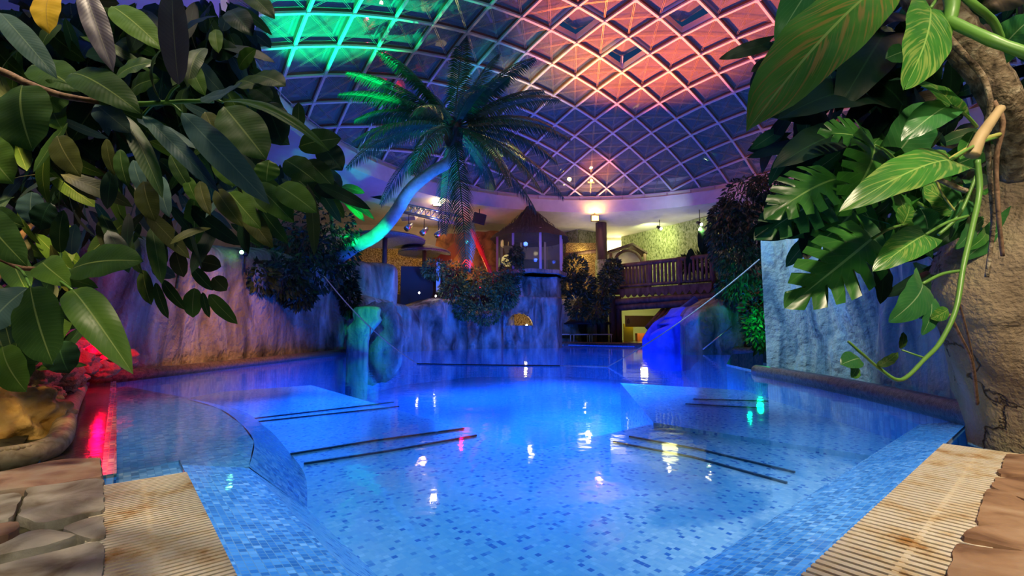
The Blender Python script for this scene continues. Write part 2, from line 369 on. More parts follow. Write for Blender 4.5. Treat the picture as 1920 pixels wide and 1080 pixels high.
# leaves: UV u across, v along
def leaf_mat(name, dark, light, vein, rough=.3, nside=13, slant=1.6, varieg=None, under=None, vs=.13, trans=.15):
    m, nt, b = mat(name); L = nt.links.new
    uv = nd(nt, 'ShaderNodeUVMap'); sp = nd(nt, 'ShaderNodeSeparateXYZ'); L(uv.outputs[0], sp.inputs[0])
    def mt(op, a, bb=None, c=None):
        n = nd(nt, 'ShaderNodeMath', operation=op)
        for i, x in enumerate((a, bb, c)):
            if x is None: continue
            if isinstance(x, (int, float)): n.inputs[i].default_value = x
            else: L(x, n.inputs[i])
        return n.outputs[0]
    du = mt('ABSOLUTE', mt('SUBTRACT', sp.outputs[0], .5))
    mid = mt('LESS_THAN', du, .018)
    ph = mt('SUBTRACT', sp.outputs[1], mt('MULTIPLY', du, slant*.3))
    sn = mt('SINE', mt('MULTIPLY', ph, nside*2*PI))
    sv = mt('POWER', mt('MAXIMUM', sn, 0), 14)
    tc = nd(nt, 'ShaderNodeTexCoord'); nz = nd(nt, 'ShaderNodeTexNoise'); nz.inputs['Scale'].default_value = 9; L(tc.outputs['Object'], nz.inputs['Vector'])
    r = ramp(nt, [(.3, dark), (.7, light)]); L(nz.outputs[0], r.inputs[0]); col = r.outputs[0]
    def mix(f, a, bcol):
        x = nd(nt, 'ShaderNodeMix'); x.data_type = 'RGBA'; L(f, x.inputs[0]); L(a, x.inputs[6])
        if isinstance(bcol, tuple): x.inputs[7].default_value = (*bcol, 1)
        else: L(bcol, x.inputs[7])
        return x.outputs[2]
    if varieg:
        cb = nd(nt, 'ShaderNodeCombineXYZ'); L(mt('MULTIPLY', du, 3), cb.inputs[0]); L(mt('MULTIPLY', ph, 26), cb.inputs[1])
        oi = nd(nt, 'ShaderNodeObjectInfo'); L(mt('MULTIPLY', oi.outputs['Random'], 20), cb.inputs[2])
        n3 = nd(nt, 'ShaderNodeTexNoise'); n3.inputs['Scale'].default_value = 1; n3.inputs['Detail'].default_value = 2; L(cb.outputs[0], n3.inputs['Vector'])
        rr = ramp(nt, [(.52,(0,0,0)),(.62,(1,1,1))]); L(n3.outputs[0], rr.inputs[0]); col = mix(rr.outputs[0], col, varieg)
    col = mix(mt('MULTIPLY', sv, vs), col, vein); col = mix(mid, col, vein)
    if under:
        geo = nd(nt, 'ShaderNodeNewGeometry'); col = mix(mt('MULTIPLY', geo.outputs['Backfacing'], .85), col, under)
    L(col, b.inputs['Base Color'])
    bp = nd(nt, 'ShaderNodeBump'); bp.inputs['Strength'].default_value = .05; bp.inputs['Distance'].default_value = .002; L(sn, bp.inputs['Height']); L(bp.outputs[0], b.inputs['Normal'])
    b.inputs['Roughness'].default_value = rough; b.inputs['Specular IOR Level'].default_value = .3
    if trans:
        out = nt.nodes['Material Output']; tr = nd(nt, 'ShaderNodeBsdfTranslucent'); L(col, tr.inputs[0])
        mx = nd(nt, 'ShaderNodeMixShader'); mx.inputs[0].default_value = trans; L(b.outputs[0], mx.inputs[1]); L(tr.outputs[0], mx.inputs[2]); L(mx.outputs[0], out.inputs['Surface'])
    return m
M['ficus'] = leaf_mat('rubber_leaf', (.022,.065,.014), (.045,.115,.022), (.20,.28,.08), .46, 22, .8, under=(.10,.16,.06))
M['ficus_lime'] = leaf_mat('rubber_leaf_young', (.06,.15,.02), (.11,.22,.03), (.28,.38,.10), .42, 22, .8, under=(.22,.32,.08))
M['ficus_pale'] = leaf_mat('rubber_leaf_underside', (.07,.14,.12), (.10,.19,.17), (.22,.32,.22), .4, 22, .8)
M['ficus_violet'] = leaf_mat('rubber_leaf_purplish', (.09,.075,.12), (.13,.11,.16), (.24,.22,.20), .4, 22, .8)
M['ficus_yellow'] = leaf_mat('rubber_leaf_yellow', (.55,.34,.02), (.70,.46,.03), (.45,.30,.05), .5, 14, .8)
M['ficus_brown'] = leaf_mat('rubber_leaf_brownish', (.045,.06,.015), (.08,.095,.02), (.18,.18,.06), .4, 18, .8)
M['monstera'] = leaf_mat('split_leaf', (.025,.12,.02), (.06,.24,.035), (.25,.45,.12), .28, 8, 2.2, trans=.2)
M['pothos'] = leaf_mat('variegated_leaf', (.035,.17,.025), (.07,.26,.04), (.30,.50,.12), .28, 12, 2.0, varieg=(.24,.36,.08), trans=.25)
M['pothos_red'] = leaf_mat('reddish_leaf', (.08,.28,.02), (.16,.42,.04), (.45,.60,.12), .38, 14, 2.6, varieg=(.46,.32,.05), trans=.3)
M['pothos_green'] = leaf_mat('heart_leaf', (.02,.12,.035), (.05,.20,.05), (.25,.40,.18), .3, 12, 2.0, trans=.2)
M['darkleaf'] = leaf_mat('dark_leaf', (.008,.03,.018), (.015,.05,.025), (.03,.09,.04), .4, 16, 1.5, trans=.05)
M['banana'] = leaf_mat('banana_leaf', (.05,.30,.05), (.10,.40,.06), (.3,.6,.2), .35, 30, .6, trans=.3)
M['palm'] = simple('palm_leaflet', (.035,.10,.04), .45)
M['bush'] = noisy('bush_leaves', [(.3,(.012,.03,.012)),(.7,(.05,.09,.03))], 6, .5, 0, 20)
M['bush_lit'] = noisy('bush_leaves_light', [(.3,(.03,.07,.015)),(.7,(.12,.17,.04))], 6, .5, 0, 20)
M['tree_leaf'] = noisy('tree_leaves', [(.3,(.015,.04,.02)),(.7,(.06,.12,.05))], 6, .5, 0, 20)
M['palm_trunk'] = noisy('ringed_palm_trunk', [(.3,(.35,.33,.28)),(.7,(.62,.60,.54))], 6, .7, .3, 30)

# ================================================================== LARGE STRUCTURE
# ---- glazed dome: equal-mesh net on a sphere
RS = 16.8; DC = Vector((3.05, 10.73, CAMZ - 8.72)); ROT = .676; RIMZ = 5.66 + CAMZ
NN = 14
def quadnet():
    al = 2*math.asin(.5/RS); P = [[None]*NN for _ in range(NN)]
    for i in range(NN):
        P[i][0] = Vector((RS*math.sin(i*al), 0, RS*math.cos(i*al))); P[0][i] = Vector((0, RS*math.sin(i*al), RS*math.cos(i*al)))
    for i in range(1, NN):
        for j in range(1, NN):
            A, B, Cc = P[i-1][j], P[i][j-1], P[i-1][j-1]; k = A.cross(B).normalized(); P[i][j] = Cc - 2*Cc.dot(k)*k
    return P
QN = quadnet()
ca, sa = math.cos(ROT), math.sin(ROT)
def node(i, j, dr=0.0):
    p = QN[abs(i)][abs(j)].copy()
    if i < 0: p.x = -p.x
    if j < 0: p.y = -p.y
    p *= (RS+dr)/RS
    return Vector((p.x*ca - p.y*sa, p.x*sa + p.y*ca, p.z)) + DC
def clipbar(a, b):
    if a.z < RIMZ and b.z < RIMZ: return None
    if a.z < RIMZ: a, b = b, a
    if b.z < RIMZ: b = a + (b-a)*((a.z-RIMZ)/(a.z-b.z))
    return a, b
dome = bpy.data.objects.new('ceiling_dome', None); C.objects.link(dome); dome.location = (DC.x, DC.y, RIMZ); struct(dome)
mb = MB(); ml = MB(); mg = MB(); mc = MB(); mn = MB()
OPEN = [(-5+7, 0), ]
rng = range(-NN+1, NN)
vents = []
def uvnode(i, j): return node(i, j).z
def frac_ok(a): return a.z > RIMZ
for i in rng:
    for j in rng:
        for di, dj in ((1, 0), (0, 1)):
            i2, j2 = i+di, j+dj
            if abs(i2) >= NN or abs(j2) >= NN: continue
            r = clipbar(node(i, j), node(i2, j2))
            if r:
                up = ((r[0]+r[1])/2 - DC).normalized()
                mb.bar(r[0], r[1], .062, .05, up)
                o = up*.075
                ml.bar(r[0]+o, r[1]+o, .03, .07, up)
        if node(i, j).z > RIMZ: 
            u = (node(i,j)-DC).normalized(); mn.tube([node(i,j)-u*.045, node(i,j)+u*.03], .055, 10)
# vents: open panels, found in the photograph by their lower corner
def nearest_node(px, py):
    best = None
    for i in rng:
        for j in rng:
            p = node(i, j)
            if p.z < RIMZ: continue
            d = p - Vector((0, 0, CAMZ)); cy = d.y*math.cos(PIT)+d.z*math.sin(PIT); cz = -d.y*math.sin(PIT)+d.z*math.cos(PIT)
            if cy <= 0.1: continue
            q = (960+F*d.x/cy, 540-F*cz/cy); e = (q[0]-px)**2+(q[1]-py)**2
            if best is None or e < best[0]: best = (e, i, j)
    return best[1], best[2]
VC = [nearest_node(1029, 54), nearest_node(1163, 133), nearest_node(1342, 36)]
def cell_above(i, j):
    # the cell whose farthest corner from the apex is (i, j)
    si = 1 if i > 0 else -1; sj = 1 if j > 0 else -1
    return min(i, i-si), min(j, j-sj)
vcells = [cell_above(*v) for v in VC]
for i in rng:
    for j in rng:
        if i+1 >= NN or j+1 >= NN: continue
        q = [node(i, j, .13), node(i+1, j, .13), node(i+1, j+1, .13), node(i, j+1, .13)]
        if all(p.z < RIMZ for p in q): continue
        poly = []
        for k in range(4):
            a, b = q[k], q[(k+1) % 4]
            if a.z >= RIMZ: poly.append(a)
            if (a.z >= RIMZ) != (b.z >= RIMZ): poly.append(a + (b-a)*((a.z-RIMZ)/(a.z-b.z)))
        if len(poly) < 3: continue
        if (i, j) in vcells: vents.append((q, (i, j))); continue
        mg.add(poly, [tuple(range(len(poly)))])
        n0 = [node(i, j, .05), node(i+1, j, .05), node(i+1, j+1, .05), node(i, j+1, .05)]
        for a, b in ((n0[0], n0[2]), (n0[1], n0[3])):
            r = clipbar(a, b)
            if r and r[0].y < 21:
                sd = (r[1]-r[0]).normalized().cross(((r[0]+r[1])/2-DC).normalized())*.018
                mc.bar(r[0]+sd, r[1]+sd, .007, .007); mc.bar(r[0]-sd, r[1]-sd, .007, .007)
mb.build('lattice_bars', M['white_paint'], dome, smooth=False)
ml.build('glazing_bars', simple('rust_red_gasket', (.30,.12,.08), .6), dome, smooth=False)
mn.build('lattice_nodes', M['white_paint'], dome, smooth=False)
mc.build('tension_cables', simple('steel_cable', (.55,.5,.45), .35, .6), dome, smooth=False)
mg.build('glass_panes', M['dome_glass'], dome, smooth=False)
for q, ij in vents:
    # hinged at the upper edge: the sash tilts outward
    cen = sum(q, Vector())/4; up = (cen-DC).normalized()
    lo = max(q, key=lambda p: (p-Vector((DC.x, DC.y, 0))).xy.length)
    f = MB()
    for k in range(4): f.bar(q[k]+up*.02, q[(k+1) % 4]+up*.02, .10, .16, up)
    vf = f.build('roof_vent_frame', M['white_paint'], dome, smooth=False)
    g = MB(); k = q.index(lo); lift = up*.42
    hh = q[(k+2) % 4]
    qq = []
    for p in q: qq.append(p + lift*((p-hh).length/(lo-hh).length))
    g.add(qq, [(0,1,2,3)])
    g.build('roof_vent_pane', M['dome_glass'], vf, smooth=False)
    s2 = MB(); base = lerp(lo, cen, .12); s2.bar(lerp(lo, cen, .25)+lift*.75, q[(k+1) % 4]*.1+lo*.9-up*.05, .05, .03); s2.bar(base, lerp(cen, lo, .6)+lift*.5, .03, .05)
    s2.build('roof_vent_arm', M['white_paint'], vf, smooth=False)
# ---- ring beam round the dome foot
RR = math.sqrt(RS**2 - (RIMZ-DC.z)**2)
CX, CY = DC.x, DC.y
SL = RIMZ - .72; CEIL = 5.32
mr = MB()
mr.lathe([(RR+.35, RIMZ+.1), (RR+.02, RIMZ+.02), (RR-.02, RIMZ-.02), (RR-.02, RIMZ-.20), (RR-.16, RIMZ-.20), (RR-.16, SL), (RR+1.6, CEIL)], (CX, CY, 0), 128)
ring = struct(mr.build('ceiling_ring', M['plaster'], None, flat_angle=30))
mr = MB()
for k in range(60):
    a = 2*PI*k/60 + .02; d = Vector((math.cos(a), math.sin(a), 0)); c = Vector((CX, CY, 0)) + d*(RR-.12)
    mr.bar(c + Vector((0,0,RIMZ-.2)), c + Vector((0,0,RIMZ-.03)), .03, .03)
pts = [Vector((CX+(RR-.12)*math.cos(2*PI*k/96), CY+(RR-.12)*math.sin(2*PI*k/96), RIMZ-.04)) for k in range(96)]
mr.tube(pts, .014, 6, closed=True)
mr.build('ring_rail', simple('rail_paint', (.5,.36,.42), .4), None, smooth=False)['kind'] = 'structure'
# ---- flat ceiling outside the ring
mr = MB(); seg = 96; vs = []; fs = []
X0, X1, Y0, Y1 = -11.0, 15.0, -4.0, 30.0
for k in range(seg):
    a = 2*PI*k/seg; d = Vector((math.cos(a), math.sin(a), 0)); vs.append(Vector((CX, CY, CEIL)) + d*(RR+1.6))
    ts = []
    if d.x > 1e-6: ts.append((X1-CX)/d.x)
    if d.x < -1e-6: ts.append((X0-CX)/d.x)
    if d.y > 1e-6: ts.append((Y1-CY)/d.y)
    if d.y < -1e-6: ts.append((Y0-CY)/d.y)
    t = max(min(ts), RR+1.61); vs.append(Vector((CX, CY, CEIL)) + d*t)
for k in range(seg):
    k2 = (k+1) % seg; fs.append((2*k, 2*k+1, 2*k2+1, 2*k2))
mr.add(vs, fs); struct(mr.build('ceiling', M['plaster'], None, smooth=False))
# ---- outer walls
def wallbox(name, a, b, z0, z1, th, m):
    x = MB(); a = Vector(a); b = Vector(b)
    x.bar(Vector((a.x, a.y, (z0+z1)/2)), Vector((b.x, b.y, (z0+z1)/2)), th, z1-z0); return struct(x.build(name, m, None, smooth=False))
wallbox('wall_left', (-10.8, -4), (-10.8, 30), -1.3, 5.4, .3, M['plaster_dim'])
wallbox('wall_right', (14.8, -4), (14.8, 30), -1.3, 5.4, .3, M['plaster_dim'])
wallbox('wall_back', (-10.8, 29.8), (14.8, 29.8), -1.3, 5.4, .3, M['plaster_dim'])
wallbox('wall_front', (-10.8, -3.8), (14.8, -3.8), -1.3, 5.4, .3, M['plaster_dim'])

# ---- pool basin
def flat(name, pts, m, parent=None, uv=False):
    x = MB(); x.add(pts, [tuple(range(len(pts)))]); o = x.build(name, m, parent, smooth=False)
    return o
basin = bpy.data.objects.new('floor_pool_basin', None); C.objects.link(basin); struct(basin)
LEN = 9.2
# deep floor
x = MB(); x.add([(-7, .5, -1.25), (8, .5, -1.25), (8, 24, -1.25), (-7, 24, -1.25)], [(0,1,2,3)]); x.build('deep_floor', M['tile_deep'], basin, smooth=False)
def prism(mbx, top, z0):
    n = len(top); vs = [Vector(p) for p in top] + [Vector((p[0], p[1], z0)) for p in top]
    mbx.add(vs, [tuple(range(n))] + [((k+1) % n, k, k+n, (k+1) % n+n) for k in range(n)])
# sloping edge band with clear grout lines, both arms
x = MB()
AL, BL = 2.30, 4.4
x.add([pool(0,0,-.02), pool(AL,0,-.02), pool(AL,.30,-.09), pool(.30,.30,-.09)], [(0,3,2,1)])
x.add([pool(0,0,-.02), pool(.30,.30,-.09), pool(.30,BL,-.09), pool(0,BL,-.02)], [(0,3,2,1)])
x.add([pool(0,0,-.02), pool(AL,0,-.02), pool(AL,0,.008), pool(0,0,.008)], [(0,1,2,3)]); x.add([pool(0,0,-.02), pool(0,BL,-.02), pool(0,BL,.008), pool(0,0,.008)], [(0,1,2,3)])
x.build('edge_band', M['tile_band'], basin, smooth=False)
x = MB()
x.add([pool(.30,.30,-.09), pool(AL,.30,-.09), pool(AL,.60,-.37), pool(.6,.60,-.37)], [(0,3,2,1)])
x.add([pool(.30,.30,-.09), pool(.6,.60,-.37), pool(.6,BL+.3,-.37), pool(.30,BL,-.09)], [(0,3,2,1)])
x.build('basin_slope', M['tile_floor'], basin, smooth=False)
# speckled floor shelf (an L round the square corner)
x = MB(); zf = -.37
prism(x, [pool(.6,.6,zf), pool(.6,BL+3.5,zf), pool(2.42,BL+3.5,zf), pool(2.42,2.45,zf), pool(8.3,2.45,zf), pool(8.3,.6,zf)][::-1], -1.25)
x.build('floor_shelf', M['tile_floor'], basin, smooth=False)
# side shelf, left arm
x = MB(); zs = -.085
g = lambda px, py, z: gr(px, py, z)
prism(x, [pool(AL,0,zs), pool(AL,.30,zs), g(476,828,zs), g(452,795,zs), g(410,766,zs), g(340,746,zs), g(215,720,zs), Vector((-4.75,5.4,zs)), Vector((-2.3,1.85,zs))], -1.25)
x.build('side_shelf', M['tile_shelf'], basin, smooth=False)
x = MB(); zl = -.372
eu = smooth_path([pool(AL,.30,zs), g(476,828,zs), g(452,795,zs), g(410,766,zs), g(340,746,zs), g(215,720,zs)], 6)
el = smooth_path([pool(AL,.60,zl), g(572,890,zl), g(540,845,zl), g(500,802,zl), g(440,766,zl), g(300,735,zl)], 6)
x.grid([[a_, b_] for a_, b_ in zip(eu, el)]); x.build('shelf_slope', M['tile_shelf'], basin, smooth=False)
# side shelf, right arm
x = MB(); zs = -.33
prism(x, [g(1163,718,zs), g(1225,792,zs), g(1500,835,zs), Vector((3.4,3.0,zs)), Vector((3.65,7.4,zs))][::-1], -1.25)
x.build('side_shelf', M['tile_floor'], basin, smooth=False)
x = MB(); la = gr(204, 893); lb = gr(213, 716); x.bar(la + Vector((0,0,-.042)), lb + Vector((0,0,-.042)), .05, .10); x.build('gutter_lip', M['tile_band'], basin, smooth=False)
x = MB(); prism(x, [Vector((la.x,la.y,.0)), Vector((lb.x,lb.y,.0)), Vector((-4.85,5.35,.0)), Vector((-2.05,2.05,.0))], -1.2); x.build('gutter_floor', noisy('wet_gutter_stone', [(.3,(.05,.03,.03)),(.7,(.16,.10,.09))], 8, .12, .25, 30, bdist=.006), basin, smooth=False)
# outside of the narrow end: side walls of basin
x = MB()
def wallstrip(pts, z0, z1):
    for k in range(len(pts)-1):
        a, b = Vector(pts[k]), Vector(pts[k+1]); x.add([(a.x,a.y,z0),(b.x,b.y,z0),(b.x,b.y,z1),(a.x,a.y,z1)], [(0,1,2,3)])
LC = [Vector((-2.05,2.05,0)), Vector((-4.85,5.35,0)), Vector((-4.75,6.2,0)), Vector((-4.3,12.3,0)), gr(700,657), gr(760,652), gr(880,647.5), gr(960,647), gr(1060,647), gr(1200,650), gr(1300,655), gr(1430,662)]
RC = [Vector((5.4,11.5,0)), Vector((3.75,8.2,0)), Vector((3.55,6.6,0)), Vector((3.2,3.0,0)), Vector((2.75,2.35,0))]
wallstrip(LC + RC, -1.3, .02)
x.build('basin_side', M['tile_deep'], basin, smooth=False)
# slots in the floor
slots = []
def slot(p, q, z=-.362, wd=.02):
    x = MB(); x.bar(gr(*p, z), gr(*q, z), wd, .012); x.build('drain_slot', simple('slot_dark', (.01,.03,.05), .5), basin, smooth=False)
for p, q in (((545,851),(700,826)), ((700,826),(870,803)), ((570,869),(730,845)), ((730,845),(893,816)), ((462,786),(738,754)), ((485,790),(748,762)),
             ((1180,818),(1310,842)), ((1310,842),(1490,885)), ((1150,828),(1300,857)), ((1300,857),(1475,905)), ((1285,757),(1430,765)), ((1300,748),(1440,752))):
    slot(p, q, -.362 if p[0] < 1280 or p[1] > 800 else -.32)
# water surface
x = MB(); ring_pts = [pool(-.02,-.02), pool(AL,-.0), la, lb] + LC[2:] + RC + [pool(0,BL-.6)]
x.add([Vector((p.x, p.y, 0)) for p in ring_pts], [tuple(range(len(ring_pts)))[::-1]])
wat = x.build('water_surface', M['water'], None, smooth=False); struct(wat)

# ---- near decks
x = MB()
x.add([Vector((-2.05,2.05,.0)), pool(AL,-.31,.0), pool(-.6,-.31,.0), Vector((-.4,-.9,0)), Vector((-7,-.9,0)), Vector((-7,6,0)), Vector((-4.9,5.4,0))], [(0,1,2,3,4,5,6)])
deckl = struct(x.build('floor_deck', M['mortar'], None, smooth=False, recalc=True))
x = MB()
x.add([pool(-.31,3.3,0), pool(-.31,-.6,0), Vector((0,-.9,0)), Vector((7,-.9,0)), Vector((7,3.5,0)), Vector((3.2,3.0,0)), Vector((2.75,2.35,0))], [(0,1,2,3,4,5,6)])
deckr = struct(x.build('floor_deck', M['mortar'], None, smooth=False, recalc=True))
x = MB(); x.add([Vector((-11,-4,-.02)), Vector((15,-4,-.02)), Vector((15,.3,-.02)), Vector((-11,.3,-.02))], [(0,1,2,3)]); struct(x.build('floor', M['tile_deck'], None, smooth=False))
# far deck behind the pool
x = MB()
far = [LC[k] for k in range(5, 12)]
zt = .09
x.add([Vector((p.x, p.y, zt)) for p in far] + [Vector((8, 12, zt)), Vector((14.8, 12, zt)), Vector((14.8,29.8,zt)), Vector((-10.8,29.8,zt)), Vector((-10.8,16,zt))], [tuple(range(12))])
x.build('floor_far_deck', M['tile_deck'], None, smooth=False, recalc=True)['kind'] = 'structure'
x = MB(); x.tube(smooth_path([p + Vector((0,.06,.045)) for p in LC[4:12]], 4), .09, 8); tag(x.build('pool_curb', M['curb'], None), 'low brown stone curb along the far end of the pool below the balcony', 'curb')
x = MB(); x.tube([Vector((-4.85,5.4,.05)), Vector((-4.72,6.6,.05)), Vector((-4.52,9,.05)), Vector((-4.3,12.3,.05))], .075, 12); tag(x.build('pool_curb', M['curb'], None), 'rounded speckled brown curb under the orange-lit rock wall', 'curb')
x = MB(); x.tube(smooth_path([Vector((3.52,6.75,.03)), Vector((3.48,5.6,.04)), Vector((3.32,4.2,.04)), Vector((3.12,3.2,.04)), Vector((2.85,2.6,.04))], 5), .085, 14); tag(x.build('pool_curb', M['curb_dark'], None), 'dark rounded curb at the foot of the pale blue rock wall', 'curb')

# ---- grates
def grate(name, o0, along, across, length, width, label):
    root = thing(name, o0 + Vector((0,0,.002)), label, 'drain grate', 'overflow grates at the pool corner')
    n = 95; pitch = length/n
    gm = M['grate']
    for k in range(n):
        c = o0 + along*((k+.5)*pitch) + across*(width/2)
        x = MB(); x.bar(c - across*(width/2) + Vector((0,0,.012)), c + across*(width/2) + Vector((0,0,.012)), pitch*.62, .016)
        x.build('slat', gm, root, smooth=False)
    for s in (.06, .5, .94):
        x = MB(); c = o0 + across*(width*s)
        x.bar(c + Vector((0,0,.0115 if s == .5 else .004)), c + along*length + Vector((0,0,.0115 if s == .5 else .004)), .014, .012); x.build('rib', gm, root, smooth=False)
    x = MB(); x.bar(o0 + across*(width/2) - Vector((0,0,.045)), o0 + across*(width/2) + along*length - Vector((0,0,.045)), width, .04); x.build('channel', M['dark'], root, smooth=False)
def grate_mat():
    m, nt, b = mat('stained_plastic'); L = nt.links.new
    tc = nd(nt, 'ShaderNodeNewGeometry'); n1 = nd(nt, 'ShaderNodeTexNoise'); n1.inputs['Scale'].default_value = 5; n1.inputs['Detail'].default_value = 9; n1.inputs['Roughness'].default_value = .7
    L(tc.outputs['Position'], n1.inputs['Vector'])
    r = ramp(nt, [(.47,(.86,.79,.64)),(.57,(.76,.62,.40)),(.66,(.48,.25,.07)),(.8,(.28,.12,.03))]); L(n1.outputs[0], r.inputs[0]); L(r.outputs[0], b.inputs['Base Color'])
    b.inputs['Roughness'].default_value = .55; return m
M['grate'] = grate_mat()
grate('drain_grate', pool(-.10, 0), AX, -BX, 2.08, .295, 'cream slatted overflow grate with rust stain beside the grey flagstones')
grate('drain_grate', pool(0, -.10), BX, -AX, 3.22, .29, 'long cream slatted overflow grate running towards the brown rock pillar')

# ---- flagstones
def flag(pts, m, parent, z=.03, th=.05, seed=0):
    P = [gr(px, py, z) for px, py in pts]
    cen = sum(P, Vector())/len(P)
    # smooth the outline, then ring inwards
    out = []
    for k in range(len(P)):
        a, b = P[k], P[(k+1) % len(P)]
        n = max(2, int((b-a).length/.025))
        for t in range(n): out.append(a.lerp(b, t/n))
    sm = [(out[k-1] + out[k]*2 + out[(k+1) % len(out)])/4 for k in range(len(out))]
    sm = [p + Vector((noise.noise(p*18+Vector((seed,0,0))), noise.noise(p*18+Vector((0,seed,9))), 0))*.008 for p in sm]
    rings = []
    for s, dz in ((1, -th), (1, -.012), (.975, .0), (.94, .0), (.8, .001), (.6, .001), (.35, .001), (.12, .001)):
        rings.append([cen + (p-cen)*s + Vector((0,0,dz + (.012*noise.noise((cen+(p-cen)*s)*7+Vector((seed,0,0))) if s < .99 else 0))) for p in sm])
    x = MB(); n = len(sm)
    vs = [p for r in rings for p in r]; fs = []
    for i in range(len(rings)-1):
        for k in range(n):
            k2 = (k+1) % n; fs.append((i*n+k, i*n+k2, (i+1)*n+k2, (i+1)*n+k))
    fs.append(tuple((len(rings)-1)*n + k for k in range(n)))
    x.add(vs, fs); return x.build('paving_stone', m, parent, recalc=True, flat_angle=28)
G1, G2, G3 = M['stone_grey'], M['stone_red'], M['stone_brown']
for k, (pts, m) in enumerate([
    ([(-60,905),(10,880),(130,860),(190,857),(194,893),(60,912),(-20,925)], G2),
    ([(50,914),(150,899),(196,899),(196,958),(150,966),(80,982),(34,966)], G1),
    ([(-60,935),(30,920),(44,926),(22,970),(-60,985)], G1), ([(-60,995),(45,976),(22,1002),(-60,1020)], G2),
    ([(8,1022),(50,997),(110,996),(150,1002),(90,1027),(-40,1048),(-60,1040)], G1), ([(112,988),(160,971),(196,966),(196,1006),(165,1012),(142,1002)], G1),
    ([(-60,1075),(60,1042),(180,1014),(196,1018),(197,1120),(190,1180),(-60,1200)], G1)]):
    flag(pts, m, deckl, seed=k)
for k, (pts, m) in enumerate([
    ([(1886,851),(1925,849),(1990,870),(1990,892),(1870,890)], G3), ([(1866,893),(1920,893),(1990,905),(1990,950),(1925,940),(1856,911)], G3),
    ([(1852,914),(1885,918),(1925,946),(1990,960),(1990,990),(1830,980),(1838,945)], G3), ([(1824,984),(1920,984),(1990,1000),(1990,1040),(1920,1032),(1795,1008)], G3),
    ([(1790,1012),(1920,1036),(1990,1045),(1990,1160),(1750,1180),(1775,1080)], G3)]):
    flag(pts, m, deckr, seed=k+20)

# ================================================================== ROCKWORK
def rock(name, pts, zb, thick, amp, m, label, seed=0, step=.12, rows=26, fr=1.0, parent=None):
    P = [at(a, b, c) for a, b, c in pts]      # (x, y, ztop)
    base = [Vector((p.x, p.y, 0)) for p in P]; tops = [p.z for p in P]
    # resample
    path = []; zt = []
    for k in range(len(P)-1):
        n = max(1, int((base[k+1]-base[k]).length/step))
        for t in range(n):
            path.append(base[k].lerp(base[k+1], t/n)); s = t/n; s = s*s*(3-2*s); zt.append(lerp(tops[k], tops[k+1], s))
    path.append(base[-1]); zt.append(tops[-1])
    n = len(path); rowsv = []
    so = Vector((seed*5.3, seed*2.1, 0))
    for i in range(n):
        t = (path[min(i+1, n-1)] - path[max(i-1, 0)]).normalized(); nrm = Vector((t.y, -t.x, 0))   # towards the camera when the path runs left to right
        h = zt[i] - zb; col = []
        for j in range(rows+1):
            s = j/rows; z = zb + h*s
            off = 0
            if s > .86: q = (s-.86)/.14; off = -thick*.35*(1-math.sqrt(max(0, 1-q*q)))
            p = path[i] + Vector((0,0,z)); q = Vector((p.x, p.y, z*.45))*fr + so
            d = amp*(noise.noise(q*.9)*1.0 + .55*noise.noise(q*2.3) + .3*noise.noise(Vector((p.x*5, p.y*5, z*1.2))*fr + so) - .35*max(0, .12-abs(noise.noise(q*1.5+Vector((3,3,3)))))*8*.5)
            d += amp*.5*(1-s)*.6
            edge = min(1, (min(i, n-1-i)+.6)/3)
            off -= thick*.3*(1-edge)
            col.append(p + nrm*(d+off) + Vector((0,0,(.25*amp*noise.noise(q*3)) if s > .8 else 0)))
        col.append(path[i] - nrm*thick + Vector((0,0,zt[i]-.03))); col.append(path[i] - nrm*thick + Vector((0,0,zb)))
        rowsv.append(col)
    x = MB(); x.grid(rowsv)
    m0 = len(rowsv[0]); x.add(rowsv[0], [tuple(range(m0))]); x.add(rowsv[-1], [tuple(range(m0))[::-1]])
    o = x.build(name, m, parent)
    if label: tag(o, label, 'rock')
    return o
rock('rock_wall', [(40,470,4.6),(150,440,5.3),(235,430,5.8),(420,455,8.0),(560,470,10.4),(655,500,12.4)], -.1, 1.0, .16, M['rock'], 'long smooth rock wall lit orange and violet above the rounded brown curb', 1)
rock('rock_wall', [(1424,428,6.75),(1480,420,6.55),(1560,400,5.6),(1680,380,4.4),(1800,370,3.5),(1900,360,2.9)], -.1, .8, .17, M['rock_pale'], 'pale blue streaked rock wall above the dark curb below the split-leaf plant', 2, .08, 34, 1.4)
rock('rock_wall', [(640,500,12.9),(648,488,13.4),(700,486,14.2),(758,492,15.0)], 1.2, 1.6, .20, M['rock'], 'upper blue-lit boulder ledge below the larger thatched parasol', 3)
rock('rock_wall', [(655,556,12.6),(700,552,13.6),(740,560,14.6),(775,572,15.4),(840,556,16.4),(885,552,17.0),(890,600,17.2)], -.1, 1.4, .24, M['rock'], 'long craggy blue rock face at the far left of the pool', 4)
rock('rock_wall', [(880,585,17.3),(920,580,17.6),(948,575,17.8),(968,585,17.9)], -.1, 1.4, .2, M['rock'], 'dark blue rock face overgrown by the bushes left of the grotto', 5)
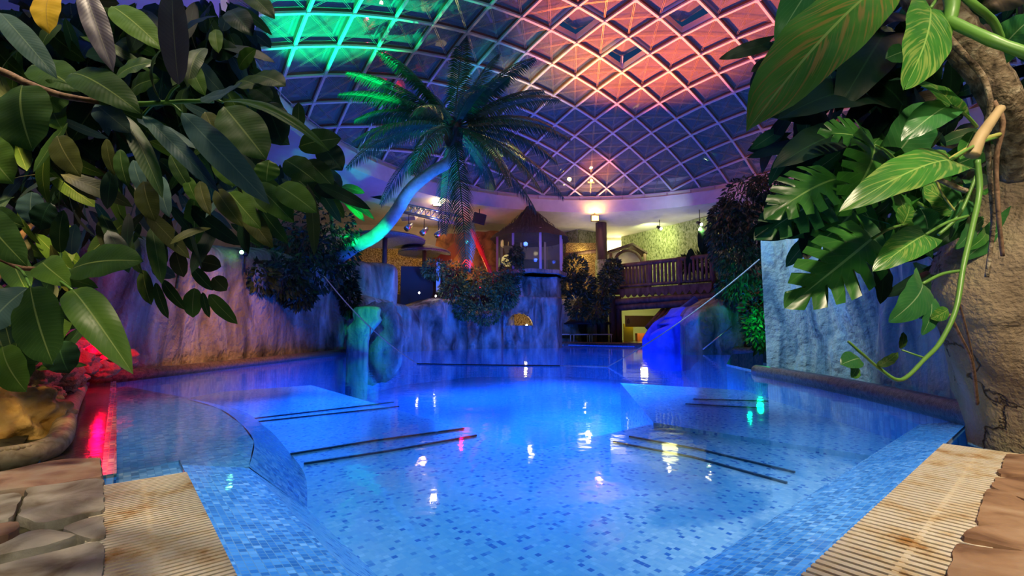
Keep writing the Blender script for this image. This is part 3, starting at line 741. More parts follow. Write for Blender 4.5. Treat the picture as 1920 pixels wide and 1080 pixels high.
# the rock with a grotto hole under the gazebo
def grotto():
    P0 = at(944, 645, 17.8); P1 = at(1056, 645, 18.4); z0 = -.1
    cx0, cz0 = (lerp(P0.x, P1.x, .26), at(970, 612, 17.9).z); rx, rz = .52, .52
    rows = []
    n, m = 64, 64
    for i in range(n+1):
        col = []
        for j in range(m+1):
            u = i/n; p = P0.lerp(P1, u); top = at(1000, 512, 18).z - .12
            if u < .2: top = lerp(at(950,560,17.8).z, top, u/.2)
            z = lerp(z0, top, j/m); q = Vector((p.x*1.1, 4, z*.7))
            d = .22*noise.noise(q*1.1+Vector((4,1,2))) + .12*noise.noise(q*3) + .1*noise.noise(Vector((p.x*6, 1, z*1.4)))
            if u > .9: d -= (u-.9)*6
            if z < 1.9: d += .28
            pt = Vector((p.x, p.y - d, z))
            # open the hole by sliding points to its rim
            e = math.hypot((p.x-cx0)/rx, (z-cz0)/rz)
            col.append((pt, e, z))
        rows.append(col)
    x = MB(); idx = {}; vs = []; fs = []
    for i in range(n+1):
        for j in range(m+1): idx[(i, j)] = len(vs); vs.append(rows[i][j][0])
    for i in range(n):
        for j in range(m):
            q = [(i,j),(i+1,j),(i+1,j+1),(i,j+1)]
            if all(rows[a][b][1] < 1 and rows[a][b][2] > cz0 for a, b in q): continue
            fs.append(tuple(idx[k] for k in q))
    x.add(vs, fs)
    # inner jamb of the hole, roof and back of the rock
    arc = [Vector((cx0+rx*math.cos(a), 0, cz0+rz*math.sin(a))) for a in [PI*k/16 for k in range(17)]]
    x.add([p + Vector((0,17.45,0)) for p in arc] + [p*1 + Vector((0,18.9,0)) for p in arc], [(k, k+1, k+18, k+17) for k in range(16)])
    t = [rows[i][m][0] for i in range(n+1)]
    x.add(t + [Vector((p.x, p.y+2.6, p.z)) for p in t], [(i, i+1, i+1+n+1, i+n+1) for i in range(n)])
    r = [rows[n][j][0] for j in range(m+1)]
    x.add(r + [Vector((p.x-.1, p.y+2.6, p.z)) for p in r], [(i, i+1, i+1+m+1, i+m+1) for i in range(m)])
    o = x.build('grotto_rock', M['rock'], None); tag(o, 'big blue rock with an arched grotto opening carrying the thatched gazebo', 'rock')
    x = MB(); x.box((cx0, 19.2, cz0+.2), (1.6, .08, 1.2)); x.build('grotto_back', M['yellowwall'], o, smooth=False)
    light('POINT', (cx0+.25, 18.5, cz0+.15), YEL, 6, None, .05)
    x = MB(); x.blob((cx0+.28, 18.0, cz0+.05), (.04,.04,.04), 2, 0); x.build('grotto_lamp', M['lamp_small'], o)
grotto()
# green lit pillar of rock in the water
x = MB()
c = gr(668, 664); cc = Vector((c.x, c.y, 0))
def px_at(px, py, Y): return at(px, py, Y)
Y0_ = c.y
prof = [(650,690,662),(650,690,640),(652,695,628),(650,705,615),(660,712,606),(664,716,600),(662,712,592),(663,714,582),(667,712,576)]
rows = []
for l, r, py in prof:
    a = at(l, py, Y0_); b = at(r, py, Y0_); ce = (a+b)/2; rad = (b-a).length/2
    ring_ = [ce + Vector((rad*math.cos(t), .75*rad*math.sin(t), 0))*(1+.10*noise.noise(Vector((math.cos(t)*1.5, math.sin(t)*1.5, py*.05)))) for t in [2*PI*k/24 for k in range(25)]]
    rows.append(ring_)
rows.insert(0, [Vector((p.x, p.y, -1.2)) for p in rows[0]]); rows.append([rows[-1][k].lerp(sum(rows[-1], Vector())/25, .95) + Vector((0,0,.03)) for k in range(25)])
x.grid(rows)
tag(x.build('rock_pillar', M['rock_pale'], None, recalc=True), 'stubby green-lit rock pillar standing in the water', 'rock')
# slope of rock behind the green pillar
x = MB(); x.blob(at(712, 640, 13.0) , (.65,.45,1.15), 4, .22, 1.6, 3); tag(x.build('boulder', M['rock'], None), 'teal-lit sloping boulder right behind the green rock pillar', 'rock')
# blue water slide and rocks on the right
def slide():
    root = thing('water_slide', gr(1262, 655), 'bright blue lit water slide chute curving down into the pool', 'water slide')
    pts = [(1330,560,16.4),(1308,578,15.8),(1280,595,15.2),(1256,612,14.7),(1240,640,14.2)]
    P = smooth_path([at(*p) for p in pts], 6)
    x = MB(); rows = []
    for i, p in enumerate(P):
        t = (P[min(i+1, len(P)-1)] - P[max(i-1, 0)]).normalized(); s = t.cross(Vector((0,0,1))).normalized()
        sec = [(-.62,-1.3),(-.62,.05),(-.55,.13),(-.46,.05),(-.3,-.2),(0,-.27),(.3,-.2),(.46,.05),(.55,.13),(.62,.05),(.62,-1.3)]
        rows.append([Vector((p.x, p.y, max(-.6, p.z+b))) + s*a for a, b in sec])
    x.grid(rows); x.add(rows[-1], [tuple(range(11))]); x.build('chute', M['slide_blue_lit'], root)
slide()
rock('boulder', [(1207,648,13.9),(1214,628,13.8),(1236,616,13.7),(1262,607,13.6),(1288,594,13.8),(1306,574,14.2)], -.1, .8, .14, M['slide_blue_lit'], 'bright blue mound sloping up to the right at the pool edge beside the yellow opening', 8, .08, 22, 1.5)
rock('rock_wall', [(1288,606,13.2),(1300,592,13.2),(1330,570,13.3),(1370,552,13.4),(1398,562,13.5),(1406,590,13.6)], -.1, 1.3, .2, M['rock'], 'grey-blue rock hump between the slide and the green glow', 9, .1, 26, 1.3)
# near right pillar
x = MB(); rows = []
prof = [(852,1886,2075),(820,1882,2080),(760,1868,2090),(700,1842,2100),(650,1822,2100),(600,1800,2105),(550,1790,2105),(500,1798,2110),(450,1820,2110),(400,1836,2115),(340,1850,2120),(290,1862,2120),(240,1878,2125),(200,1912,2130),(170,1960,2130)]
for k, (py, l, r) in enumerate(prof):
    pass
prof2 = []
for k in range(len(prof)-1):
    for t in range(5):
        s = t/5; prof2.append(tuple(lerp(prof[k][q], prof[k+1][q], s) for q in range(3)))
prof2.append(prof[-1])
for py, l, r in prof2:
    a = at(l, py, 2.42); b = at(r, py, 2.42); ce = (a+b)/2; rad = (b-a).length/2; ring_ = []
    for k in range(49):
        t = 2*PI*k/48; d = Vector((math.cos(t), math.sin(t), 0)); q = Vector((d.x*1.4, d.y*1.4, a.z*1.8))
        w_ = 1 + .13*noise.noise(q*1.1) + .06*noise.noise(q*3) + .03*noise.noise(q*7) + (.05 if a.z > .72 + .08*math.sin(t*3) else -.03) - .10*max(0, .10-abs(noise.noise(q*.9+Vector((5,2,1)))))*6
        if d.x < -.8: w_ = lerp(w_, 1, .6)
        ring_.append(Vector((ce.x, ce.y+.06, a.z)) + Vector((d.x*rad, d.y*.33, 0))*w_)
    rows.append(ring_)
rows[0] = [Vector((p.x, p.y, -.02)) for p in rows[0]]
x.grid(rows); tag(x.build('rock_pillar', M['rock_brown'], None, recalc=True), 'big cracked brown rock pillar rising from the flagstones beside the long grate', 'rock')
# bits at the left: ochre rock, red lit rubble, pebble curb
x = MB(); x.blob(at(8, 790, 2.75), (.26,.24,.22), 5, .35, 1.7, 5, flat=.0); tag(x.build('boulder', M['rock_ochre'], None), 'ochre yellow lumpy rock behind the pebble curb', 'rock')
rr = random.Random(3); k = 0
for px, py, Y, sz, lab in ((105,700,3.6,.16,'broad red-lit stone just above the bend of the pebble curb'),(150,684,4.2,.14,'bright red stone in the middle of the heap by the pool corner'),
     (190,694,4.55,.11,'small red stone touching the end of the brown curb'),(62,704,3.4,.14,'dim red stone right behind the ochre rock'),(138,714,3.85,.08,'smallest red stone, lying against the pebble curb'),
     (222,668,5.0,.15,'red stone farthest along the foot of the orange-lit wall'),(92,740,3.2,.08,'small dark red stone between the ochre rock and the pebble curb'),(178,650,4.9,.15,'upper red stone leaning on the wall behind the long curled leaf'),
     (120,655,4.4,.15,'tall red stone behind the hanging pointed leaf')):
    p = at(px, py, Y); x = MB(); x.blob(p, (sz*1.1, sz, sz*.8), 4, .45, 1.5, 20+k); o = x.build('stone', M['rock_brown'], None); k += 1
    tag(o, lab, 'stone', 'red-lit stones in the planting bed')
# pebble curb
root = thing('pebble_curb', gr(95, 850), 'low curb studded with tan pebbles curving round the planting bed', 'curb')
cp = smooth_path([gr(-120,880,.04), gr(0,862,.04), gr(70,848,.04), gr(112,822,.05), gr(128,770,.06), gr(150,728,.07)], 8)
x = MB(); x.tube(cp, [.055]*len(cp), 12); x.build('curb_body', M['pebble'], root)
ks = 0
for i in range(0, 26):
    for a in (-.9, -.25, .4, 1.0):
        if ks >= 90: break
        p = cp[min(i, len(cp)-1)].lerp(cp[min(i+1, len(cp)-1)], rr.random()); s = rr.uniform(.010,.016)
        d = Vector((.3*math.sin(a), -math.cos(a)*.9, .35+.6*math.sin(a))).normalized()
        x = MB(); x.blob(p + d*.052, (s*1.2, s, s), 2, .15, 1, i+a*10); x.build('pebble', M['pebble'], root); ks += 1
# planting soil bank
x = MB(); rows = []
for i in range(20):
    yy = lerp(1.9,8.5,i/19); ex = -2.2 if yy < 2.05 else (lerp(-2.2,-4.95,(yy-2.05)/3.3) if yy < 5.35 else -4.95)
    rows.append([Vector((lerp(-8.5,ex,j/14), yy, .03 + (1-j/14)*.55 + .05*noise.noise(Vector((i*.6,j*.6,0))))) for j in range(15)])
x.grid(rows); struct(x.build('floor_soil_bed', M['mortar'], None, recalc=True))

# ================================================================== FAR SIDE BUILDINGS AND STAGE
def log(x, a, b, r, n=8, seg=10, wob=.06):
    a = Vector(a); b = Vector(b)
    x.tube([a.lerp(b, k/n) for k in range(n+1)], [r*(1+wob*noise.noise(a*3 + Vector((k*.9,0,0)))) for k in range(n+1)], seg)
# column with the ring lamp
def column():
    Y = 20.2; c = at(1129, 540, Y); root = thing('pillar_post', (c.x, c.y, 2.5), 'dark round column with a mosaic patch holding up the ceiling beside the bright window', 'column')
    x = MB(); x.lathe([(.26, -2.4), (.27, .0), (.25, 1.2), (.24, CEIL-2.5)], (c.x, c.y, 2.5), 20); x.build('shaft', M['wood_dark'], root)
    x = MB(); x.lathe([(.285, .1), (.285, 1.15)], (c.x, c.y, 2.5), 20); x.build('mosaic_band', M['greenwall'], root)
    l = at(1116, 409, 19.2); fx = thing('wall_lamp', l, 'square glowing orange floodlight under the ring beam by the dark column', 'lamp')
    x = MB(); x.box(l + Vector((0,.07,0)), (.34,.12,.26)); x.build('housing', M['dark'], fx, smooth=False)
    x = MB(); x.box(l + Vector((0,.0,0)), (.28,.03,.20)); x.build('lamp_glass', M['lamp_orange'], fx, smooth=False)
    x = MB(); x.bar(l + Vector((0,.1,.1)), l + Vector((0,.1,CEIL-l.z+.3)), .04, .04); x.build('bracket', M['dark'], fx, smooth=False)
    light('SPOT', l + Vector((0,-.1,.1)), (1,.42,.08), 110, l + Vector((0,.3,1.5)), .05, 150, .9)
    light('POINT', l + Vector((0,-.3,-.05)), (1,.5,.15), 22, None, .08)
column()
# green pebbledash walls and lit window
gw = MB()
def vwall(x, pa, Ya, pb, Yb, z0, z1, th=.15):
    a = at(pa, 500, Ya); b = at(pb, 500, Yb); x.bar((a.x, a.y, (z0+z1)/2), (b.x, b.y, (z0+z1)/2), th, z1-z0)
vwall(gw, 1168, 23.3, 1440, 17.0, 2.38, CEIL); struct(gw.build('wall_upper_right', M['greenwall'], None, smooth=False))
gw = MB(); vwall(gw, 1052, 22.6, 1084, 21.6, .1, CEIL); vwall(gw, 1084, 21.6, 1122, 22.3, .1, CEIL); struct(gw.build('wall_upper_middle', M['greenwall'], None, smooth=False))
x = MB(); a = at(1136, 466, 24.2); b = at(1170, 440, 24.2); x.box(((a.x+b.x)/2, 24.3, (a.z+b.z)/2-.5), (b.x-a.x+.3, .06, b.z-a.z+1.2)); o = x.build('window_1', M['window_glow'], None, smooth=False); struct(o)
light('AREA', (5.6, 23.6, 4.4), (1,.85,.35), 60, (5.4, 19, 4.4), 1.2)
light('SPOT', at(1312, 422, 17.8) + Vector((0,0,-.1)), (.95,1,.40), 150, at(1310, 470, 19.3), .05, 130, .8)
light('SPOT', at(1215, 428, 20.0) + Vector((0,0,-.1)), (.85,.95,.35), 150, at(1230, 470, 22), .05, 140, .8)
light('POINT', (6.5, 19.6, 4.4), (.9,.85,.3), 13, None, .3)
light('POINT', (3.2, 21.0, 4.2), (.9,.75,.3), 12, None, .3)
for px, py, Y, lab in ((1312, 420, 17.9, 'bright ceiling spotlight hanging above the dark plants on the balcony'), (1237, 428, 19.6, 'small dim ceiling spotlight over the railing near the green wall')):
    p = at(px, py, Y); r = thing('ceiling_spotlight', p, lab, 'spotlight', 'ceiling spotlights of the upper hall')
    x = MB(); x.tube([p, p+Vector((0,0,CEIL-p.z))], .015, 6); x.build('stem', M['dark'], r); x = MB(); x.tube([p+Vector((-.05,.1,.08)), p+Vector((.02,-.1,-.04))], .07, 10); x.build('lamp_head', M['dark'], r)
    x = MB(); x.tube([p+Vector((.02,-.1,-.04)), p+Vector((.024,-.11,-.045))], .06, 10); x.build('lamp_glass', M['lamp_small'], r)
# glare spot on the ring beam: lamp aimed at it
light('SPOT', at(1290, 392, 16.5), (.6,.85,1), 60, at(1262, 386, 17.9), .03, 60, 1)
# upper floor slab (balcony floor)
x = MB(); zb = 2.38
sl = [at(1150, 540, 20.3), at(1340, 525, 17.4)]
P = [Vector((sl[0].x, sl[0].y, 0)), Vector((sl[1].x, sl[1].y, 0)), Vector((14.6, 14.5, 0)), Vector((14.6, 29.6, 0)), Vector((3.4, 29.6, 0)), Vector((3.4, 20.3, 0))]
prism(x, [Vector((p.x, p.y, zb)) for p in P], zb-.25); struct(x.build('floor_balcony', M['wood_dark'], None, smooth=False, recalc=True))
x = MB(); prism(x, [Vector((-9,17.6,2.0)), Vector((-1.6,18.6,2.0)), Vector((3.3,20.6,2.0)), Vector((3.3,29.6,2.0)), Vector((-10.6,29.6,2.0)), Vector((-10.6,17,2.0))], .1); struct(x.build('floor_stage_terrace', M['darkwall'], None, smooth=False, recalc=True))
# balcony railing
def railing():
    A = at(1166, 541, 20.25); B = at(1338, 524, 17.35); A.z = B.z = zb
    root = thing('balcony_railing', A.lerp(B, .5), 'rustic log railing with a scalloped board along the balcony edge', 'railing')
    d = (B-A); L = d.length
    for k in range(24):
        p = A.lerp(B, (k+.5)/24); x = MB(); log(x, p + Vector((0,0,.12)), p + Vector((0,0,1.0)), .055, 4, 8); x.build('baluster', M['wood'], root)
    for k in range(4):
        p = A.lerp(B, k/3); x = MB(); log(x, p - Vector((0,0,.1)), p + Vector((0,0,1.12)), .085, 4, 8); x.build('post', M['wood'], root)
    x = MB(); log(x, A + Vector((-.1,0,1.03)), B + Vector((.1,0,1.03)), .09, 14); x.build('top_rail', M['wood'], root)
    x = MB(); log(x, A + Vector((-.1,0,.12)), B + Vector((.1,0,.12)), .07, 14); x.build('bottom_rail', M['wood'], root)
    x = MB(); n = 14; fr = Vector((d.y, -d.x, 0)).normalized()*.16
    vs = []; 
    for k in range(n*8+1):
        t = k/(n*8); p = A.lerp(B, t) + fr; s = abs(math.sin(t*n*PI)); vs += [p + Vector((0,0,-.02)), p + Vector((0,0,-.24-.16*s))]
    x.add(vs, [(2*k, 2*k+1, 2*k+3, 2*k+2) for k in range(n*8)]); 
    vs2 = [v + fr.normalized()*.05 for v in vs]; x.add(vs2, [(2*k, 2*k+2, 2*k+3, 2*k+1) for k in range(n*8)])
    x.add(sum([[vs[2*k+1], vs2[2*k+1]] for k in range(n*8+1)], []), [(2*k, 2*k+1, 2*k+3, 2*k+2) for k in range(n*8)])
    x.build('scalloped_board', M['wood'], root, smooth=False)
railing()
# log beams below the balcony, posts round the lower opening
for k, (pa, pb, Ya, Yb, r, lab) in enumerate(((1152, 1350, 20.0, 17.2, .13, 'upper round log beam right below the scalloped balcony board'), (1156, 1330, 20.05, 17.4, .14, 'lower pale log beam over the yellow lit opening'))):
    py = (566, 553) if k == 0 else (577, 566)
    x = MB(); log(x, at(pa, py[0], Ya), at(pb, py[1], Yb), r, 16, 12); tag(x.build('log_beam', M['wood'], None), lab, 'beam')
for px, Y, lab in ((1148, 19.9, 'outer dark wooden post left of the yellow opening'), (1160, 20.0, 'inner dark wooden post touching the yellow opening')):
    p = at(px, 600, Y); x = MB(); log(x, (p.x, p.y, .09), (p.x, p.y, 2.05), .14, 6, 10); tag(x.build('wooden_post', M['wood_dark'], None), lab, 'post')
# slanting log roof beside the slide
root = thing('log_canopy', at(1260, 600, 18.6), 'slanting canopy of dark logs beside the yellow opening', 'canopy')
for k in range(11):
    t = k/10; a = at(lerp(1244, 1330, t), lerp(580, 572, t), lerp(19.0, 17.6, t)); b = at(lerp(1214, 1302, t), lerp(614, 606, t), lerp(18.0, 16.6, t))
    x = MB(); log(x, a, b, .10, 4, 8); x.build('canopy_log', M['wood'], root)
# lower opening: room with yellow board
x = MB(); a = at(1168, 560, 22); b = at(1290, 645, 22)
x.box(((a.x+b.x)/2, 23.4, 1.2), (4.2, .1, 2.4)); struct(x.build('wall_lower_room', simple('sage_wall', (.45,.55,.35), .8), None, smooth=False))
brd = thing('yellow_sign', at(1200, 605, 20.6), 'broad yellow board with a small dark mark in the lower opening', 'sign')
x = MB(); p0 = at(1172, 592, 20.6); p1 = at(1243, 613, 20.6); x.box((p0+p1)/2, (p1.x-p0.x, .06, p0.z-p1.z)); x.build('board', M['yellow_board'], brd, smooth=False)
for dx, dz, wx, hz in ((0,.085,.07,.02),(0,.035,.09,.02),(0,-.02,.09,.02),(0,-.07,.09,.02),(-.04,0,.02,.15),(.04,0,.02,.15),(.01,.11,.02,.06)):
    c = at(1178, 603, 20.55); x = MB(); x.box(c + Vector((dx, 0, dz)), (wx, .01, hz)); x.build('mark', M['ink'], brd, smooth=False)
x = MB(); x.box(at(1178, 626, 21.0), (.42,.1,.9)); tag(x.build('door_panel', simple('yellow_green_panel', (.6,.62,.08), .6), None, smooth=False), 'narrow yellow-green panel under the yellow board', 'panel')
x = MB(); x.box(at(1207, 632, 22.0), (.7,.4,.35)); tag(x.build('bench_seat', simple('red_brown_seat', (.45,.12,.04), .6), None, smooth=False), 'small red-brown seat seen through the lower opening', 'seat')
x = MB(); x.lathe([(.0,0),(.28,.05),(.3,.5),(.1,.8),(0,.82)], at(1229, 640, 22.0), 16); tag(x.build('lounge_chair', simple('cream_seat', (.8,.7,.35), .6), None), 'rounded cream seat seen through the lower opening', 'seat')
light('POINT', at(1205, 590, 21.4) + Vector((0,0,-.1)), (1,.85,.3), 60, None, .2)
light('SPOT', at(1200, 575, 19.3), (1,.85,.2), 40, at(1200, 605, 20.6), .1, 110, .6)
# gabled bar hut on the balcony
hut = thing('bar_hut', at(1175, 540, 21.4), 'small gabled wooden bar hut behind the railing with lit inside', 'hut')
ap = at(1186,459,20.7); l = at(1140,474,20.7); r = at(1214,476,20.7)
bk = Vector((0, .95, 0))
x = MB()
for e in (l, r):
    n = Vector((-(ap.z-e.z), 0, 0)); th = Vector((0,0,.10))
    x.add([ap+th, e+th, e+th+bk, ap+th+bk, ap, e, e+bk, ap+bk], [(0,1,2,3),(4,7,6,5),(0,4,5,1),(1,5,6,2),(2,6,7,3),(3,7,4,0)])
x.build('roof', M['wood_dark'], hut, smooth=False, recalc=True)
for q in (l, r): 
    x = MB(); log(x, (q.x+(.12 if q is l else -.12), q.y, zb), (q.x+(.12 if q is l else -.12), q.y, q.z), .07, 3, 8); x.build('post', M['wood'], hut)
x = MB(); x.box(((l.x+r.x)/2, l.y+.1, zb+.5), (r.x-l.x-.2, .1, .95)); x.build('counter', M['wood'], hut, smooth=False)
x = MB(); x.box(((l.x+r.x)/2, l.y+.9, 3.4), (r.x-l.x-.2, .06, 1.8)); x.build('back_wall', M['plaster_dim'], hut, smooth=False)
x = MB(); cc = at(1178, 495, 20.85); x.tube([cc + Vector((.62*math.cos(t), 0, .62*math.sin(t))) for t in [2*PI*k/32 for k in range(32)]], .07, 8, closed=True); x.build('round_arch', M['wood_dark'], hut)
light('POINT', at(1165, 500, 21.1), (1,.8,.35), 14, None, .15)
# left flank of the hut: lit niche
x = MB(); a = at(1060, 520, 20.8); x.box(at(1092, 500, 21.2), (1.5,.1,2.2)); tag(x.build('carved_panel', M['yellowwall'], None, smooth=False), 'lit textured panel behind the bushes left of the dark column', 'panel')
x = MB(); log(x, at(1058, 478, 20.9), at(1128, 470, 20.6), .09, 8); tag(x.build('log_beam', M['wood'], None), 'short log beam above the lit textured panel left of the column', 'beam')
light('POINT', at(1098, 480, 20.4), (1,.8,.3), 12, None, .1)
light('POINT', at(1092, 530, 20.0), (1,.75,.25), 12, None, .1)

# thatched gazebo with glass walls
def gazebo():
    c = at(994, 512, 18.6); cz = c.z; root = thing('thatched_gazebo', c, 'octagonal glazed gazebo with a drooping thatched roof on top of the grotto rock', 'gazebo')
    R = 1.36; N = 8; ztop = at(994, 440, 18.6).z - cz
    rg = [Vector((c.x + R*math.cos(2*PI*k/N + .25), c.y + R*math.sin(2*PI*k/N + .25), cz)) for k in range(N)]
    pm = simple('pale_post', (.42,.36,.42), .6)
    for p in rg:
        x = MB(); x.bar(p, p + Vector((0,0,ztop)), .09, .09, (1,0,0)); x.build('post', pm, root, smooth=False)
    for k in range(N):
        a, b = rg[k], rg[(k+1) % N]; x = MB(); x.add([a, b, b+Vector((0,0,ztop)), a+Vector((0,0,ztop))], [(0,1,2,3)]); x.build('glass_pane', M['glass'], root, smooth=False)
    x = MB(); x.lathe([(0,.0),(R+.12,.0),(R+.12,-.14),(R,-.16)], c + Vector((0,0,0)), 8); x.build('base', M['rock'], root, smooth=False)
    zt = at(988, 385, 18.6).z - cz
    prof = [(.02, zt), (.14, zt-.06), (.34, zt-.38), (.66, zt-.74), (1.05, ztop+.18), (1.40, ztop-.04), (1.58, ztop-.24), (1.45, ztop-.18), (1.0, ztop+.06), (.4, zt-.6)]
    x = MB(); x.lathe(prof, c, 64, lambda a, i: .04*math.cos(8*a - 2) + .03*noise.noise(Vector((math.cos(a)*8, math.sin(a)*8, i*.8)))); rf = x.build('thatched_roof', M['thatch'], root, flat_angle=60)
    x = MB(); rs = random.Random(5)
    for k in range(420):
        a = rs.uniform(0, 2*PI); r0 = rs.uniform(.25, 1.55)
        z0 = zt - .12 - (r0-.1)*(zt-ztop)/1.4*1.02; d = Vector((math.cos(a), math.sin(a), 0)); p = c + d*r0 + Vector((0,0,z0+.04)); q = p + d*.16 + Vector((0,0,-.22-rs.random()*.1)); sd = d.cross(Vector((0,0,1)))*.03
        x.add([p-sd, p+sd, q], [(0,1,2)])
    s = x.build('straw', M['thatch'], rf, smooth=False); s['kind'] = 'stuff'
    for k, (dx, dy, s) in enumerate(((-.92,-.35,.25),)):
        x = MB(); x.blob(c + Vector((dx, dy, .45)), (s, s, s), 2, .05, 1, k); o = x.build('globe_lamp', emis('globe_glow', (1,.70,.22), .8), root)
    light('POINT', c + Vector((0,0,1.2)), (1,.75,.3), 12, None, .1)
gazebo()
# thatched parasols
def parasol(px, py, Y, R, ypost, label):
    c = at(px, py, Y); zb_ = ypost; root = thing('thatched_parasol', (c.x, c.y, zb_), label, 'parasol', 'thatched parasols on the stage terrace')
    x = MB(); log(x, (c.x, c.y, zb_), (c.x, c.y, c.z+.15), .09, 5, 10); x.build('pole', M['wood_dark'], root)
    x = MB(); x.lathe([(.0,.30),(.15,.27),(R*.5,.15),(R*.92,.0),(R,-.06),(R*.97,-.13),(R*.6,-.06),(.1,.0)], (c.x, c.y, c.z), 64, lambda a, i: .015*noise.noise(Vector((math.cos(a)*14, math.sin(a)*14, i)))); x.build('canopy', M['thatch_grey'], root, flat_angle=60)
    x = MB(); rs = random.Random(px)
    for k in range(300):
        a = 2*PI*k/300; d = Vector((math.cos(a), math.sin(a), 0)); p = Vector((c.x, c.y, c.z-.08)) + d*R*.98; sd = d.cross(Vector((0,0,1)))*.02; q = p + d*.05 + Vector((0,0,-.08-.05*rs.random()))
        x.add([p-sd, p+sd, q], [(0,1,2)])
    x.build('fringe', M['thatch_grey'], root, smooth=False)['kind'] = 'stuff'
parasol(722, 446, 17.0, 1.48, 2.0, 'larger thatched parasol behind the lower end of the palm trunk')
parasol(796, 470, 18.5, 1.04, 2.0, 'smaller thatched parasol in front of the brown stage backdrop')
# stage backdrop
x = MB(); vwall(x, 640, 19.6, 860, 20.6, 2.0, 4.3, .1); struct(x.build('wall_stage', M['yellowwall'], None, smooth=False))
x = MB(); vwall(x, 600, 20.2, 1060, 22.6, 4.0, CEIL, .1); struct(x.build('wall_stage_upper', M['plaster'], None, smooth=False))
x = MB(); P4 = [at(820, 440, 19.4), at(935, 432, 19.9), at(960, 520, 19.9), at(800, 530, 19.4)]
n = 14
rows = [[P4[0].lerp(P4[1], i/n).lerp(P4[3].lerp(P4[2], i/n), j/8) + Vector((0, .12*math.sin(i*1.9+j*.4), 0)) for i in range(n+1)] for j in range(9)]
x.grid(rows); tag(x.build('stage_curtain', M['rust'], None), 'brown canvas drape hanging behind the stage', 'curtain')
x = MB(); p = at(852, 455, 18.9); q = at(798, 500, 18.9); x.add([p, at(868,465,18.9), at(825,515,18.9), q, p+Vector((0,.06,0)), at(868,465,18.96), at(825,515,18.96), q+Vector((0,.06,0))], [(0,1,2,3),(4,7,6,5),(0,4,5,1),(3,2,6,7)]); x.tube([at(852,455,18.93), Vector((at(852,455,18.93).x, 18.93, CEIL))], .012, 6); tag(x.build('sail_panel', simple('orange_brown_sail', (.35,.10,.02), .7), None, smooth=False), 'orange-brown slanting sail panel right of the smaller parasol', 'sail')
x = MB(); vwall(x, 752, 16.9, 866, 17.3, .3, at(800, 500, 17).z, .1); tag(x.build('dark_screen', M['darkwall'], None, smooth=False), 'low black screen along the terrace edge under the smaller parasol', 'screen')
x = MB(); p = at(822, 532, 16.7); x.box((p.x, p.y, p.z+.25), (.14,.14,1.1)); tag(x.build('bollard', M['white_paint'], None, smooth=False), 'slim grey upright post standing on the blue rock before the black screen', 'post')
for px, py, Y, lab in ((786, 549, 15.9, 'tiny white floor spot on the blue rock edge, brighter one'), (817, 555, 16.2, 'tiny white floor spot beside the slim grey post')):
    p = at(px, py, Y); x = MB(); x.blob(p + Vector((0,0,.0)), (.03,.03,.035), 2, 0); tag(x.build('floor_spot', M['lamp_small'], None), lab, 'spotlight')
# truss with stage lights
def truss():
    A = at(738, 392, 16.6); B = at(866, 420, 16.9); root = thing('lighting_truss', A.lerp(B,.5), 'aluminium lighting truss above the two thatched parasols', 'truss')
    h = .30; up = Vector((0,0,h)); bk = Vector((0,h,0))
    for o in (Vector(), up, bk, up+bk):
        x = MB(); x.tube([A+o, B+o], .03, 6); x.build('chord', M['alu'], root)
    x = MB(); n = 13
    for k in range(n):
        a = A.lerp(B, k/n); b = A.lerp(B, (k+1)/n)
        x.tube([a, b+up], .016, 5); x.tube([b+up, b], .012, 5); x.tube([a+up, b+up+bk], .012, 5)
    x.build('lacing', M['alu'], root)
    for t in (.05, .95):
        x = MB(); p = A.lerp(B, t)+up; x.tube([p, Vector((p.x, p.y, CEIL))], .012, 6); x.build('hanger', M['dark'], root)
truss()
for px, py, Y, lab in ((795, 433, 16.75, 'left stage lamp hanging from the truss'), (822, 437, 16.8, 'right stage lamp hanging from the truss'), (766, 425, 16.65, 'dark stage lamp hanging at the left end of the truss')):
    p = at(px, py, Y); r = thing('stage_lamp', p, lab, 'stage lamp', 'stage lamps under the truss')
    x = MB(); x.tube([p+Vector((.08,.1,.12)), p+Vector((-.05,-.12,-.12))], [.08,.11], 12); x.build('lamp_head', M['alu'], r)
    x = MB(); x.tube([p+Vector((0,0,.1)), p+Vector((0,.02,.46))], .015, 6); x.build('yoke', M['dark'], r)
# two bright floodlights
for dx, dy, lab in ((0, 0, 'lower of the two glaring white floodlights behind the palm'), (6, -14, 'upper of the two glaring white floodlights behind the palm')):
    p = at(820+dx, 381+dy, 17.6); r = thing('floodlight', p, lab, 'floodlight', 'glaring floodlights')
    x = MB(); x.box(p + Vector((0,.1,0)), (.34,.14,.22)); x.build('housing', M['dark'], r, smooth=False); x = MB(); x.box(p + Vector((0,.015,0)), (.28,.03,.17)); x.build('lamp_glass', M['lamp_warm'], r, smooth=False)
    x = MB(); x.tube([p+Vector((0,.15,0)), Vector((p.x, p.y+.15, CEIL+.4))], .02, 6); x.build('bracket', M['dark'], r)
light('POINT', at(822, 376, 17.3), (1,.72,.35), 60, None, .15)
light('POINT', (-3.6, 18.9, 4.6), (1,.6,.2), 22, None, .2); light('POINT', (-5.2, 17.6, 2.6), (1,.7,.2), 25, None, .2)
light('POINT', (-2.2, 18.9, 3.0), (1,.6,.15), 25, None, .2)
# slanting white ceiling beams
x = MB(); x.bar(at(765, 410, 17.4), at(815, 362, 19.4), .6, .16); tag(x.build('ceiling_beam', M['plaster'], None, smooth=False), 'short violet-pink slanting beam beside the glaring floodlights', 'beam')
